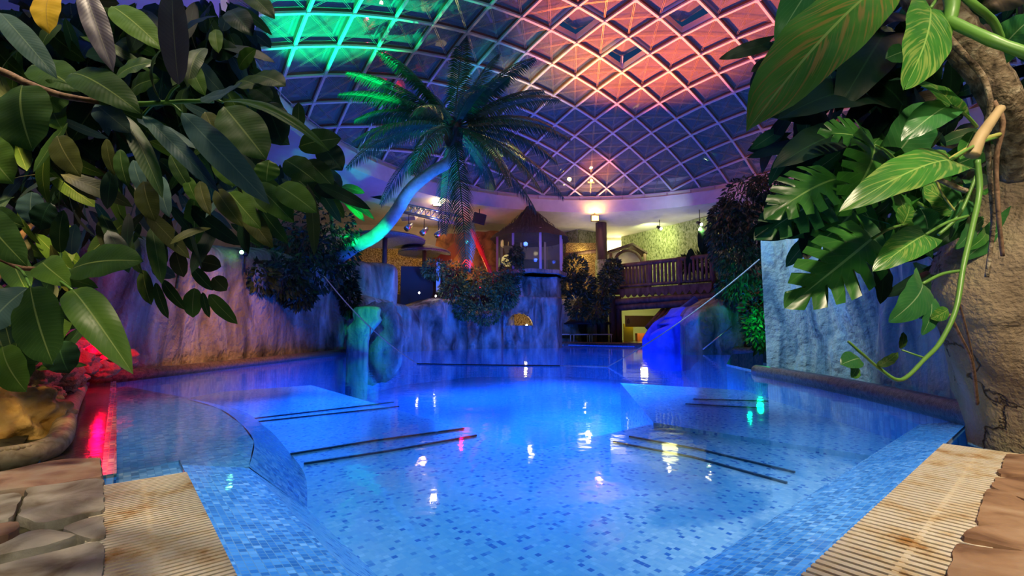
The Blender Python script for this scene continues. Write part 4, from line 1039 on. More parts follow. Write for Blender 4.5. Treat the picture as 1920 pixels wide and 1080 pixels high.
# loudspeakers
for px, py, Y, s, lab in ((705, 358, 16.5, .30, 'black hanging loudspeaker left of the palm trunk'), (899, 410, 18.0, .24, 'black hanging loudspeaker between the palm and the gazebo')):
    p = at(px, py, Y); r = thing('loudspeaker', p, lab, 'loudspeaker', 'hanging loudspeakers'); rot = Matrix.Rotation(.25, 3, 'X') @ Matrix.Rotation(.25, 3, 'Y')
    x = MB(); x.box(p, (s*2, s*1.6, s*1.7), rot); x.build('cabinet', M['dark'], r, smooth=False)
    x = MB(); x.box(p + Vector((0,-s*.82,-s*.05)), (s*1.8, .02, s*1.5), rot); x.build('grille', simple('grille_black', (.02,.02,.02), .8), r, smooth=False)
    x = MB(); x.tube([p, Vector((p.x, p.y, CEIL+.05))], .02, 6); x.build('bracket', M['dark'], r)
# red lit pole with ball
x = MB(); a = at(884, 430, 18.2); b = at(928, 530, 18.0); log(x, a, b, .09, 10, 10, .4); x2 = x
rs = random.Random(2)
for k in range(260):
    t = rs.random(); p = a.lerp(b, t); d = Vector((rs.uniform(-1,1), rs.uniform(-1,1), rs.uniform(-1,1))).normalized(); sd = d.cross(Vector((.3,.2,1))).normalized()*.02
    x.add([p-sd, p+sd, p+d*rs.uniform(.15,.26)], [(0,1,2)])
tag(x.build('tinsel_trunk', simple('red_lit_tinsel', (.60,.05,.05), .4), None, smooth=False), 'leaning shaggy pole glowing red left of the gazebo', 'pole')  # red light on the pole is put into its base colour
x = MB(); c = at(877, 499, 17.4); x.blob(c, (.26,.26,.26), 3, .12, 2.5, 4)
tag(x.build('ball', simple('red_lit_ball', (.85,.10,.08), .6), None), 'round ball glowing bright red on the hedge below the palm frond', 'ball')  # base colour carries the red glow that falls on the ball
light('POINT', c + Vector((-.1,-.8,.35)), RED, 26, None, .05); light('SPOT', at(900, 540, 17.0), RED, 220, at(900, 470, 18.1), .05, 40, .8)
# loungers and parasol on the far deck
def lounger(px, Y, label):
    c = at(px, 640, Y); c.z = .09; r = thing('pool_lounger', c, label, 'lounger', 'white loungers on the far deck')
    for dy in (0, .62):
        x = MB(); x.tube([c+Vector((-.5,dy,.32)), c+Vector((.5,dy,.32))], .022, 6); x.build('frame_rail', M['white_paint'], r)
    x = MB(); x.box(c+Vector((0,.31,.34)), (.98,.58,.02)); x.build('seat', M['white_paint'], r, smooth=False)
    for dx in (-.45,.45):
        for dy in (0,.62):
            x = MB(); x.tube([c+Vector((dx,dy,0)), c+Vector((dx,dy,.33))], .02, 6); x.build('leg', M['white_paint'], r)
for px, lab in ((1056, 'white pool lounger nearest the grotto rock'), (1090, 'white pool lounger standing between two others on the far deck'), (1126, 'white pool lounger nearest the wooden posts')): lounger(px, 19.6, lab)
c = at(1100, 606, 20.4); r = thing('closed_sunshade', (c.x, c.y, .1), 'dark low umbrella over the white loungers', 'umbrella')
x = MB(); x.lathe([(.02,.42),(.6,.25),(1.15,-.02),(1.1,-.06),(.1,.1)], c, 24); x.build('canopy', M['darkwall'], r); x = MB(); x.tube([(c.x,c.y,.1), c+Vector((0,0,.3))], .03, 8); x.build('pole', M['dark'], r)
# rock between gazebo rock and posts
rock('rock_wall', [(1056,560,19.8),(1090,548,20.6),(1140,552,20.8)], .05, .6, .15, M['rock'], 'dim rock face behind the white loungers', 11)

# ================================================================== PALM
def frond(root, base, direction, length, droop, name='frond', nl=58, wl=.36, seed=0, m=None, up=Vector((0,0,1))):
    rs = random.Random(seed); d = Vector(direction).normalized(); pts = []; p = Vector(base); n = 22; dd = d.copy()
    for k in range(n+1):
        pts.append(p.copy()); p = p + dd*(length/n); dd = (dd + Vector((0,0,-droop*(.35+1.3*k/n)/n))).normalized()
    x = MB(); x.tube(pts, [.022*(1-.8*k/n)+.003 for k in range(n+1)], 5)
    for k in range(nl):
        t = .08 + .92*k/nl; f = t*n; i = min(int(f), n-1); q = pts[i].lerp(pts[i+1], f-i); tg = (pts[i+1]-pts[i]).normalized()
        sd = tg.cross(up); 
        if sd.length < .05: sd = tg.cross(Vector((1,0,0)))
        sd.normalize(); nn = sd.cross(tg)
        L = wl*(math.sin(PI*min(1, t*.86+.10))**.6)*(1 if t < .8 else 1-(t-.8)*1.2)
        for s in (-1, 1):
            dirl = (sd*s*.82 + tg*(.55+.25*t) - nn*.10 + Vector((rs.uniform(-.06,.06), rs.uniform(-.06,.06), -.10))).normalized()
            a = q; mid = q + dirl*L*.5; e = q + dirl*L*.95 + Vector((0,0,-L*.34)); ww = tg*.025
            x.add([a-ww*.6, a+ww*.6, mid+ww, mid-ww, e], [(0,1,2,3),(3,2,4)])
    return x.build(name, m or M['palm'], root, smooth=False)
def palm():
    Y = 11.2; P = [at(628, 486, 11.9), at(665, 462, 11.7), at(705, 440, 11.5), at(738, 404, 11.3), at(770, 355, 11.2), at(810, 322, 11.2), at(845, 300, 11.2), at(850, 262, 11.2)]
    root = thing('palm_tree', P[0], 'tall leaning palm with green and blue lit trunk and a wide feathery crown', 'palm')
    tr = smooth_path(P, 8); n = len(tr); x = MB()
    x.tube(tr, [lerp(.185, .125, k/n)*(1 + (.03 if k % 2 else 0)) for k in range(n)], 16); x.build('trunk', M['palm_trunk'], root)
    top = at(851, 238, 11.2); x = MB(); x.blob(top + Vector((0,0,-.2)), (.22,.22,.48), 3, .35, 2.5, 3)
    rs = random.Random(4)
    for k in range(90):
        a = rs.uniform(0, 2*PI); d = Vector((math.cos(a), math.sin(a), rs.uniform(-.6,.9))).normalized(); b = top + Vector((0,0,rs.uniform(-.6,.1))); sd = d.cross(Vector((0,0,1)))*.03
        x.add([b-sd, b+sd, b+d*rs.uniform(.25,.5)+Vector((0,0,.1))], [(0,1,2)])
    x.build('crown_shaft', M['wood_dark'], root, smooth=False)
    # fronds aimed at where the photograph shows their tips: (px, py, depth, droop)
    tips = [(868,78,11.6,.25),(720,120,10.6,.9),(668,165,10.4,.8),(662,215,10.0,.9),(672,200,11.6,.6),(700,300,10.6,1.0),(690,350,11.5,1.1),(735,335,10.2,1.3),
            (990,135,10.6,.9),(1005,190,11.3,.7),(1030,215,10.9,.9),(1020,265,11.8,.9),(1030,300,10.4,.9),(1000,335,10.9,1.0),(955,385,10.6,1.1),(905,350,11.9,.9),
            (868,480,10.5,.6),(960,400,11.5,.9),(800,180,12.4,.5),(930,120,12.4,.6),(770,240,12.8,.5),(930,300,12.6,.6),(760,400,11.8,1.2),(840,420,11.9,1.2),(700,245,12.0,.6),(760,150,11.4,.8),(940,170,10.2,.9),(815,380,10.2,1.4),(905,390,10.3,1.3),(735,290,12.4,1.0),(965,320,12.2,1.0),(690,260,10.8,1.1),(985,240,12.4,.6),(905,210,9.6,1.2),(800,290,9.7,1.4),(1000,400,11.6,1.1)]
    for k, (px, py, Yt, dr) in enumerate(tips):
        tip = at(px, py, Yt); v = tip - top; L = v.length
        # launch direction that compensates the droop
        d = v.normalized() + Vector((0,0,dr*.52)); 
        frond(root, top + d.normalized()*.12, d, L*(1.06+.06*dr), dr, seed=k, nl=int(26+L*8), wl=.46, up=(Vector((0,-1,0)) if abs(px-851) < 45 else Vector((0,0,1))))
palm()

# ================================================================== BUSHES, TREES, IVY
def leafcloud(x, pts, n, s, rs, sag=.2, wide=.38):
    for _ in range(n):
        c, r = rs.choice(pts); 
        while True:
            v = Vector((rs.uniform(-1,1), rs.uniform(-1,1), rs.uniform(-1,1)))
            if .25 < v.length < 1: break
        v = v.normalized()*(v.length**.35)
        p = Vector(c) + Vector((v.x*r[0], v.y*r[1], v.z*r[2]))
        d = (v + Vector((rs.uniform(-.8,.8), rs.uniform(-.8,.8), rs.uniform(-.8,.4)-sag))).normalized(); sd = d.cross(Vector((rs.uniform(-1,1), rs.uniform(-1,1), rs.uniform(-1,1)))).normalized()
        L = s*rs.uniform(.6,1.2); a = p; e = p + d*L; m1 = p + d*L*.45 + sd*L*wide*.5; m2 = p + d*L*.45 - sd*L*wide*.5
        x.add([a, m1, e, m2], [(0,1,2,3)])
def bush(name, label, cat, blobs, n, s, m, seed=0, stems=None, sag=.2, wide=.38, ground=None):
    rs = random.Random(seed); pts = [(at(px, py, Y), r) for px, py, Y, r in blobs]
    base = Vector(pts[0][0]); root = thing(name, base, label, cat)
    x = MB(); leafcloud(x, pts, n, s, rs, sag, wide); o = x.build('foliage', m, root, smooth=False); o['kind'] = 'stuff'
    x = MB()
    for st in (stems or []):
        x.tube(smooth_path([at(*q) for q in st], 4), .03, 6)
    for c, r in pts:
        for _ in range(3):
            b = c + Vector((rs.uniform(-.2,.2), rs.uniform(-.2,.2), -r[2]*1.0)); x.tube([b, c, c + Vector((rs.uniform(-.6,.6)*r[0], rs.uniform(-.6,.6)*r[1], r[2]*.7))], [.02,.014,.005], 5)
    x.build('stems', M['wood_dark'], root)['kind'] = 'stuff'
    return root
bush('hanging_ivy', 'dark ivy hanging in a mass over the end of the orange-lit wall', 'ivy', [(600,430,11.0,(.9,.7,.55)),(560,470,10.2,(.8,.6,.5)),(635,470,11.6,(.5,.5,.6)),(640,520,12.0,(.35,.4,.5)),(530,520,9.6,(.55,.3,.4)),(590,510,10.6,(.7,.4,.45)),(655,560,12.2,(.22,.25,.45)),(560,550,9.9,(.35,.2,.3)),(480,520,9.0,(.4,.3,.3))], 5200, .16, M['bush'], 1, sag=.5)
bush('hedge', 'olive-lit rounded hedge on the terrace edge below the red ball', 'hedge', [(815,505,16.6,(.45,.4,.35)),(850,510,16.7,(.5,.4,.4)),(890,525,16.8,(.6,.45,.45)),(930,530,16.9,(.6,.4,.4)),(850,545,16.4,(.5,.4,.45)),(900,560,16.6,(.7,.4,.4)),(945,555,16.8,(.5,.4,.5)),(910,590,16.6,(.5,.3,.35)),(870,580,16.4,(.35,.3,.35))], 6500, .13, M['bush_lit'], 2, sag=.3)
bush('shrub', 'upright dark shrub in front of the gazebo glass', 'shrub', [(960,505,17.2,(.42,.35,.5)),(950,540,17.1,(.5,.4,.45)),(968,480,17.2,(.25,.25,.35))], 2200, .13, M['bush'], 3)
bush('shrub', 'leafy shrub with upright leaves left of the dark column', 'shrub', [(1078,505,19.0,(.5,.4,.55)),(1068,530,19.0,(.45,.4,.5)),(1095,535,19.0,(.4,.4,.4)),(1085,570,19.2,(.5,.4,.6))], 2300, .2, M['bush'], 4, sag=-.2)
bush('shrub', 'dark shrub spilling over the rock below the railing corner', 'shrub', [(1145,520,19.0,(.45,.35,.4)),(1130,545,19.0,(.5,.4,.5)),(1118,580,19.1,(.5,.35,.55)),(1150,500,19.3,(.3,.3,.3))], 2300, .18, M['bush'], 5, sag=.1)
bush('weeping_tree', 'tall dark bushy tree with fine drooping leaves beside the pale blue wall', 'tree', [(1400,370,13.2,(.65,.7,.6)),(1380,420,13.2,(.75,.8,.6)),(1420,440,13.0,(.6,.7,.7)),(1370,470,13.2,(.55,.6,.6)),(1400,500,13.0,(.75,.7,.6)),(1385,540,13.2,(.65,.6,.45)),(1440,350,12.6,(.5,.5,.4)),(1360,400,13.6,(.4,.5,.4)),(1350,440,13.8,(.35,.5,.4))], 9500, .17, M['tree_leaf'], 6, sag=.9, wide=.28,
     stems=[[(1400,600,13.4),(1398,520,13.3),(1392,440,13.2),(1385,380,13.2)],[(1375,590,13.4),(1385,500,13.2),(1410,400,13.1)]])
bush('potted_plants', 'dark leafy plants silhouetted above the right end of the railing', 'plant', [(1318,490,18.2,(.5,.3,.3)),(1290,495,18.6,(.25,.3,.2))], 420, .3, M['bush'], 7, sag=-.3)
def bigleafplant(name, label, base, leaves, m, w=.16):
    r = thing(name, at(*base), label, 'plant')
    for tip, ww in leaves:
        x = MB(); leafmesh(x, at(*base), at(*tip), ww, Vector((0,-1,.3)), .15); x.build('leaf', m, r)
bush('green_shrub', 'strongly green-lit foliage in the gap left of the pale blue wall', 'shrub', [(1415,590,9.6,(.25,.3,.6)),(1420,620,9.4,(.2,.3,.4))], 900, .14, M['bush_lit'], 8)
light('POINT', at(1418, 600, 8.9), (0,1,.25), 14, None, .05)
light('POINT', at(1395, 545, 12.2), (0,1,.4), 10, None, .05)

# ================================================================== LARGE LEAVES
def leafmesh(x, base, tip, width, facing, bend=.12, fold=.12, kind='ellip', n=22, m=8, curl=0.0, twist=0.0, lobes=7):
    """a leaf from base to tip; facing is where its upper side looks"""
    base = Vector(base); tip = Vector(tip); v = tip-base; L = v.length; t0 = v.normalized(); fc = Vector(facing); fc = (fc - t0*fc.dot(t0))
    if fc.length < 1e-4: fc = t0.orthogonal()
    fc.normalize(); sd0 = t0.cross(fc)
    if kind == 'monstera': n = lobes*10
    if kind == 'heart': n = 26
    rows = []
    for i in range(n+1):
        t = i/n; c = base + v*t + fc*(bend*L*4*t*(1-t)) - fc*(curl*L*t*t)
        tg = (v + fc*(bend*L*4*(1-2*t)) - fc*(2*curl*L*t)).normalized()
        a = twist*(t-.5); sd = (sd0*math.cos(a) + fc*math.sin(a)).normalized(); nn = sd.cross(tg) * -1
        if nn.dot(fc) < 0: nn = -nn
        if kind == 'ellip': wv = math.sin(PI*t**.92)**.62*(1 if t < .86 else 1-((t-.86)/.14)**1.5*.55) if 0 < t < 1 else 0
        elif kind == 'lance': wv = math.sin(PI*t**.75)**.85 if 0 < t < 1 else 0
        else: wv = (max(0, 1-(max(0, t-.32)/.68)**1.9))**.8 * (.80+.20*math.sin(min(1, t/.32)*PI/2)) if t < 1 else 0
        row = []
        for j in range(m+1):
            u = j/m*2-1; s = abs(u); back = 0
            if kind in ('heart', 'monstera'):
                back = -(.20*L)*(s**1.3)*(max(0, 1-t*2.2)) + .10*L*s*t
            ww = width/2*wv
            if kind == 'monstera':
                ph = (t*lobes) % 1; gap = ph < .26 and .08 < t < .93
                if gap: s2 = min(s, .40 + .12*math.sin(i*1.3))
                else: s2 = s
                off = u/s*s2*ww if s > 0 else 0
                back += .22*L*(s2**1.5)*(1-.5*t)
            else: off = u*ww
            wavy = .02*width*math.sin(t*23+u*2)*s
            p = c + sd*off + tg*back + nn*(fold*abs(off) - (.9*fold)*abs(off)*s*.8 + wavy)
            row.append(p)
        rows.append(row)
    o = len(x.v); x.grid(rows)
    # cuv: grid already gives u across, v along
    return x
def px_leaf(root, a, b, wpx, m, facing=None, kind='ellip', bend=.08, fold=.15, petiole=None, **k):
    A = at(*a); B = at(*b); Y = (a[2]+b[2])/2; wd = wpx/F*Y
    if facing is None: facing = Vector((0,-1,.35))
    x = MB(); leafmesh(x, A, B, wd, facing, bend, fold, kind, **k)
    me = M[m] if isinstance(m, str) else m
    o = x.build('leaf', me, root)
    if petiole is not None:
        y = MB(); P = [at(*petiole)]; P.append((P[0]+A)/2 + Vector((0,0,.01))); P.append(A); y.tube(smooth_path(P, 4), .0035 if kind == 'ellip' else .006, 6)
        y.build('petiole', M['stem'], o)
    return o

# ---- rubber plant on the left
rub = thing('rubber_plant', at(-60, 700, 2.0), 'large rubber plant with thick oval leaves arching in from the upper left', 'plant')
def branch(root, pts, r0, r1, m, name='branch'):
    P = smooth_path([at(*p) for p in pts], 6); x = MB(); x.tube(P, [lerp(r0, r1, k/(len(P)-1))*(1+.12*noise.noise(P[k]*40)) for k in range(len(P))], 8); return x.build(name, M[m], root)
branch(rub, [(-60,120,1.35),(0,133,1.3),(60,160,1.28),(120,180,1.25),(195,192,1.22)], .012, .008, 'bark')
branch(rub, [(190,192,1.22),(260,195,1.2),(300,193,1.2),(350,190,1.2),(400,190,1.2)], .008, .005, 'stem')
branch(rub, [(-60,470,1.6),(0,485,1.5),(40,502,1.45),(105,506,1.4)], .010, .007, 'bark')
branch(rub, [(-60,620,1.9),(60,420,2.4),(180,370,2.8),(300,330,3.0),(500,320,3.2)], .02, .008, 'bark')
branch(rub, [(330,540,3.0),(340,480,2.9),(345,440,2.9),(330,380,2.8)], .008, .006, 'bark')
branch(rub, [(-80,300,2.0),(60,200,2.2),(180,100,2.4),(330,60,2.6),(470,80,2.8)], .018, .008, 'bark')
FU = Vector((-.1,-1,.6)); FF = Vector((.2,-1,.1)); FD = Vector((.1,-.7,-.7)); FS = Vector((.9,-.6,.3))
L_ = lambda a, b, w, m='ficus', fc=FF, **k: px_leaf(rub, a, b, w, m, fc, **k)
S = .85
L_((418,192,1.2),(618,284,1.1),30,'ficus_lime',Vector((.4,-.8,.5)),bend=.10,fold=.9,petiole=(370,188,1.2))
L_((341,211,1.18),(506,383,1.05),56,'ficus_pale',FF,bend=.03,fold=.1,petiole=(305,195,1.2))
L_((268,216,1.22),(412,362,1.15),34,'ficus_pale',Vector((.6,-.5,-.3)),bend=.05,petiole=(300,195,1.2))
L_((180,196,1.25),(246,250,1.2),48,'ficus_pale',FF)
L_((232,214,1.24),(305,372,1.2),36,'ficus',Vector((.7,-.6,.1)),bend=.04)
L_((135,138,1.2),(265,214,1.12),70,'ficus',FU,bend=.10)
L_((210,12,1.5),(309,96,1.4),56,'ficus_lime',FU,bend=.06)
L_((335,160,1.15),(322,-40,1.1),54,'ficus_violet',FF,bend=.03,fold=.25,petiole=(310,192,1.2))
L_((155,-30,1.2),(213,136,1.15),44,'ficus_violet',Vector((.5,-.9,0)),bend=.04,fold=.3)
L_((0,24,1.1),(108,148,1.05),46,'ficus_pale',Vector((.3,-.9,.3)),bend=.05)
L_((97,-12,1.6),(93,64,1.55),52,'ficus_yellow',FF,bend=.1)
L_((214,150,1.35),(292,118,1.35),66,'ficus',FU,bend=.1)
L_((245,172,1.30),(300,148,1.25),48,'ficus',FF)
L_((303,190,1.2),(310,86,1.15),46,'ficus',Vector((-.5,-.8,.4)),bend=.16,fold=.4)
L_((378,182,1.12),(452,156,1.02),58,'ficus_pale',FU,bend=-.05)
L_((355,118,1.25),(385,180,1.2),34,'ficus_lime',FF)
L_((385,90,1.3),(352,165,1.2),36,'ficus',FF,bend=.1)
L_((62,122,1.45),(150,172,1.4),70,'ficus',FU,bend=.08)
L_((75,205,1.4),(132,160,1.4),70,'ficus',FF)
L_((42,160,1.15),(62,284,1.1),104,'ficus',FF,bend=.08,fold=.1)
L_((-30,262,1.2),(26,345,1.15),76,'ficus_lime',FF)
L_((108,255,1.6),(152,332,1.55),48,'ficus_brown',FF)
L_((100,190,1.5),(118,245,1.4),50,'ficus_lime',FF)
L_((420,200,1.5),(500,300,1.45),84,'ficus',FU,bend=.05)
L_((385,210,1.6),(425,290,1.55),40,'ficus_brown',FF)
L_((430,20,1.6),(475,68,1.5),48,'darkleaf',FF); L_((462,-10,1.5),(516,36,1.4),40,'ficus',FF); L_((405,55,1.9),(410,100,1.85),26,'ficus_lime',FF)
L_((448,128,1.9),(480,92,1.85),36,'ficus_lime',FF); L_((475,142,1.8),(536,162,1.75),50,'ficus',FU); L_((448,152,1.85),(490,165,1.8),50,'ficus',FU); L_((395,100,1.9),(448,95,1.9),46,'darkleaf',FF); L_((470,162,2.0),(512,190,2.0),40,'darkleaf')
L_((562,245,2.2),(560,192,2.2),24,'ficus',FF); L_((505,160,2.2),(525,230,2.2),26,'darkleaf'); L_((500,190,2.0),(530,270,2.0),60,'darkleaf')
# right edge cluster of broad leaves
for a, b, w, m in (((560,275,2.0),(640,260,2.0),52,'ficus'),((535,300,1.9),(592,340,1.85),50,'ficus'),((500,340,1.8),(505,300,1.8),46,'ficus_lime'),((522,348,1.7),(594,399,1.6),52,'ficus_lime'),
     ((480,345,1.75),(552,418,1.65),48,'ficus_lime'),((575,300,2.1),(625,350,2.1),40,'ficus'),((590,340,2.2),(640,370,2.2),40,'darkleaf'),((550,330,2.2),(600,375,2.2),50,'ficus'),((600,270,2.4),(642,320,2.4),50,'darkleaf'),
     ((430,360,1.8),(490,430,1.7),40,'ficus_lime'),((455,385,1.9),(512,466,1.8),38,'ficus_brown'),((405,355,1.7),(456,426,1.6),34,'ficus_brown'),((270,340,1.6),(292,416,1.55),42,'ficus_brown'),((300,330,1.7),(318,408,1.65),30,'ficus_pale'),
     ((460,330,1.9),(500,400,1.8),36,'ficus_lime'),((375,340,1.8),(395,405,1.7),26,'ficus_brown'),((350,330,1.9),(370,380,1.9),24,'ficus_lime'),((320,290,1.9),(360,360,1.9),26,'ficus'),((345,280,2.0),(380,340,2.0),24,'ficus_pale'),((250,300,1.8),(275,370,1.8),26,'ficus_pale'),
     ((225,280,1.8),(240,350,1.8),28,'ficus'),((400,300,2.0),(440,350,2.0),28,'ficus_lime'),((200,260,1.9),(215,330,1.9),22,'ficus_brown')):
    L_(a, b, w, m)
# lower left group
L_((132,506,1.35),(269,490,1.3),82,'ficus',Vector((-.1,-.9,.5)),bend=.08,petiole=(100,506,1.4))
L_((82,492,1.45),(135,538,1.3),52,'ficus_lime',FU,bend=.1)
L_((100,520,1.4),(185,540,1.3),30,'ficus_lime',FU,bend=.05)
L_((57,538,1.2),(100,684,1.12),86,'ficus',FF,bend=.03,petiole=(30,500,1.4))
L_((136,544,1.25),(250,702,1.12),62,'ficus_lime',Vector((.5,-.8,.35)),bend=.16,fold=.5,petiole=(82,520,1.4))
L_((52,540,1.2),(-30,622,1.15),76,'ficus_pale',FF)
L_((114,475,1.5),(120,394,1.5),32,'ficus',FF,petiole=(112,506,1.45)); L_((135,478,1.6),(142,420,1.6),30,'ficus_pale',FF)
L_((-40,390,1.3),(52,500,1.25),64,'ficus',FU); L_((-20,400,1.35),(46,425,1.3),42,'ficus',FF); L_((95,380,1.6),(75,432,1.6),48,'darkleaf',FF); L_((60,360,1.7),(62,420,1.7),46,'ficus_pale',FF)
L_((-10,560,1.3),(30,580,1.3),60,'darkleaf'); L_((30,640,1.5),(55,710,1.5),50,'ficus'); L_((5,650,1.4),(50,735,1.35),60,'ficus_lime'); L_((120,560,1.6),(165,612,1.55),34,'ficus'); L_((110,640,2.0),(130,700,2.0),60,'darkleaf')
for a, b, w, m in (((268,506,2.6),(284,572,2.6),26,'ficus'),((292,530,2.5),(316,598,2.5),18,'ficus'),((305,525,2.5),(349,582,2.45),20,'ficus'),((365,540,2.6),(362,596,2.6),34,'ficus_lime'),((392,552,2.4),(446,608,2.35),26,'ficus_lime'),((380,548,2.6),(393,596,2.6),14,'ficus'),
     ((330,470,2.8),(345,520,2.8),30,'ficus_brown'),((375,490,2.9),(415,500,2.9),34,'ficus_brown'),((290,440,2.8),(310,500,2.8),30,'ficus'),((245,430,2.6),(262,500,2.6),24,'ficus_pale'),((345,420,2.8),(375,480,2.8),26,'ficus'),((310,400,2.9),(325,470,2.9),22,'ficus_brown'),((285,500,2.6),(330,520,2.6),26,'ficus_pale'),((360,500,2.8),(400,545,2.8),22,'ficus'),((400,520,2.8),(425,545,2.8),30,'ficus_brown')):
    L_(a, b, w, m)
print('leaves', len(rub.children))
# the mass behind: smaller leaves nobody could count
def fillcloud(root, n, area, seed, mats, Lr=(.14,.24), direction=(.45,-.1,-.85), kinds=('ellip',), dens=None, wr=(.32,.48)):
    rs = random.Random(seed); cl = {k: MB() for k in mats}
    c = 0; tries = 0
    while c < n and tries < n*30:
        tries += 1
        px = rs.uniform(area[0], area[2]); py = rs.uniform(area[1], area[3]); Y = rs.uniform(area[4], area[5])
        if dens and not dens(px, py, rs): continue
        p = at(px, py, Y); L = rs.uniform(*Lr); d = (Vector(direction) + Vector((rs.uniform(-.8,.8), rs.uniform(-.6,.6), rs.uniform(-.6,.6)))).normalized()
        k = rs.choice(mats); leafmesh(cl[k], p, p + d*L, L*rs.uniform(*wr), Vector((rs.uniform(-1.6,1.6), -1, rs.uniform(-.3,1))), rs.uniform(0,.12), .2, rs.choice(kinds), n=9, m=4); c += 1
    for k, x in cl.items():
        if x.v: o = x.build('foliage', M[k], root); o['kind'] = 'stuff'
def dL(px, py, rs):
    # envelope of the mass in the photograph
    if px < 150: lim = 500
    elif px < 300: lim = 440
    elif px < 450: lim = 430
    else: lim = 410 - (px-450)*.25
    top = 0 if px < 430 else (px-430)*1.35
    if px > 470 and py < 300 + (560-px)*.2: return False
    return top < py < lim
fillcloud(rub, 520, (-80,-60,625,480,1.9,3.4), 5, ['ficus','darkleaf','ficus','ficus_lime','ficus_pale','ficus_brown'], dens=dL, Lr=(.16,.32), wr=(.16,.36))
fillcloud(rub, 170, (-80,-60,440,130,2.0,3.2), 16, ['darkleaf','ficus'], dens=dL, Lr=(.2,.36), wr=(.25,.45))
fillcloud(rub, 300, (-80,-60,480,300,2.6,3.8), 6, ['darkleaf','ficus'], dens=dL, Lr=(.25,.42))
# second dark plant near the planting bed
dk = thing('dark_undergrowth', at(60, 640, 3.0), 'dark violet undergrowth between the rubber leaves and the red stones', 'plant')
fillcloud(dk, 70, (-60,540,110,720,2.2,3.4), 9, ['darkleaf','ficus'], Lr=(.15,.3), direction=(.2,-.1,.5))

# ---- right hand climber plants
mon = thing('split_leaf_climber', at(1880, 330, 2.2), 'climbing plant with big split and variegated leaves hanging over the pale blue wall', 'plant')
R_ = lambda a, b, w, m='monstera', fc=FF, **k: px_leaf(mon, a, b, w, m, fc, **k)
T = Vector((-.2,-.9,.45))
R_((1668,-40,1.15),(1399,248,1.0),150,'pothos_red',Vector((-.3,-.8,.4)),kind='ellip',bend=.06,fold=.35)
R_((1560,-70,1.5),(1465,62,1.45),90,'pothos_green',T,kind='heart')
R_((1745,15,1.5),(1703,152,1.4),112,'pothos',FF,kind='heart',bend=.05,petiole=(1770,-10,1.6))
R_((1785,196,1.6),(1680,150,1.5),60,'pothos',Vector((0,-.6,.8)),kind='heart',petiole=(1832,238,1.7))
R_((1775,200,1.6),(1700,256,1.55),62,'pothos_green',T,kind='heart')
R_((1782,300,1.6),(1598,382,1.45),84,'pothos',T,kind='heart',bend=.08,petiole=(1872,256,1.8))
R_((1690,278,1.8),(1735,200,1.8),90,'pothos_green',FF,kind='heart')
R_((1840,130,1.9),(1885,170,1.9),60,'pothos_green',FF); R_((1880,90,1.6),(1940,30,1.5),80,'pothos_green',T,kind='heart'); R_((1700,95,2.0),(1660,110,2.0),40,'pothos_green',FF)
R_((1640,272,1.9),(1590,378,1.8),120,'monstera',FF,kind='monstera',petiole=(1680,300,2.0))
R_((1640,272,1.95),(1555,250,1.9),96,'monstera',T,kind='monstera')
R_((1572,335,1.9),(1462,392,1.8),112,'monstera',T,kind='monstera',petiole=(1625,348,2.0))
R_((1572,368,2.0),(1448,428,1.85),110,'pothos_green',T,kind='monstera',petiole=(1640,385,2.1))
R_((1600,395,2.0),(1535,455,1.95),90,'monstera',FF,kind='monstera')
R_((1634,448,1.8),(1508,550,1.65),130,'monstera',Vector((-.2,-1,.2)),kind='monstera',bend=.06,petiole=(1700,420,2.0))
R_((1735,440,1.7),(1648,500,1.6),62,'pothos',T,kind='heart',petiole=(1815,405,1.8))
R_((1730,532,1.6),(1676,597,1.5),66,'pothos_green',FF,kind='heart',petiole=(1798,508,1.7))
R_((1745,560,1.65),(1732,622,1.6),40,'pothos_green',FF,kind='heart'); R_((1778,580,1.6),(1745,598,1.6),26,'pothos',FF)
R_((1645,478,1.9),(1650,570,1.85),44,'darkleaf',FF); R_((1690,425,2.0),(1705,385,2.0),50,'pothos',FF); R_((1740,430,1.9),(1725,390,1.9),50,'pothos_green',T)
R_((1612,672,1.45),(1576,684,1.4),36,'pothos_green',T); R_((1606,684,1.45),(1596,708,1.42),26,'pothos',FF); R_((1643,688,1.5),(1684,660,1.45),24,'pothos',FF); R_((1688,654,1.6),(1694,622,1.6),18,'ficus',FF)
R_((1660,60,2.3),(1580,190,2.1),100,'darkleaf',FU,kind='heart'); R_((1640,190,2.3),(1480,212,2.1),110,'darkleaf',FU,kind='heart',bend=.12); R_((1600,250,2.2),(1466,305,2.0),84,'darkleaf',T,kind='heart')
R_((1700,210,2.4),(1600,130,2.3),120,'darkleaf',FF,kind='heart'); R_((1540,200,2.5),(1440,205,2.4),90,'darkleaf',FF,kind='heart'); R_((1660,20,2.4),(1560,60,2.3),120,'darkleaf',FU,kind='heart'); R_((1900,-20,2.2),(1820,30,2.2),100,'darkleaf',FU,kind='heart')
R_((1450,110,2.0),(1408,135,2.0),22,'darkleaf'); R_((1455,90,2.0),(1430,84,2.0),18,'darkleaf'); R_((1445,110,2.0),(1436,128,2.0),16,'darkleaf'); R_((1480,10,1.9),(1462,60,1.9),26,'darkleaf')
R_((1700,330,2.2),(1640,345,2.1),70,'monstera',T,kind='monstera'); R_((1790,400,2.0),(1730,350,2.0),70,'pothos',T); R_((1680,360,2.1),(1690,420,2.0),60,'monstera',FF,kind='heart'); R_((1805,370,2.0),(1760,415,2.0),60,'pothos_green',FF,kind='heart')
def vine(pts, r0, r1, m, name='vine'): return branch(mon, pts, r0, r1, m, name)
vine([(1700,-60,2.0),(1750,10,1.95),(1790,60,1.9),(1840,120,1.9),(1880,190,1.9),(1900,260,2.0),(1905,330,2.1)], .085, .06, 'bark_grey', 'old_stem')
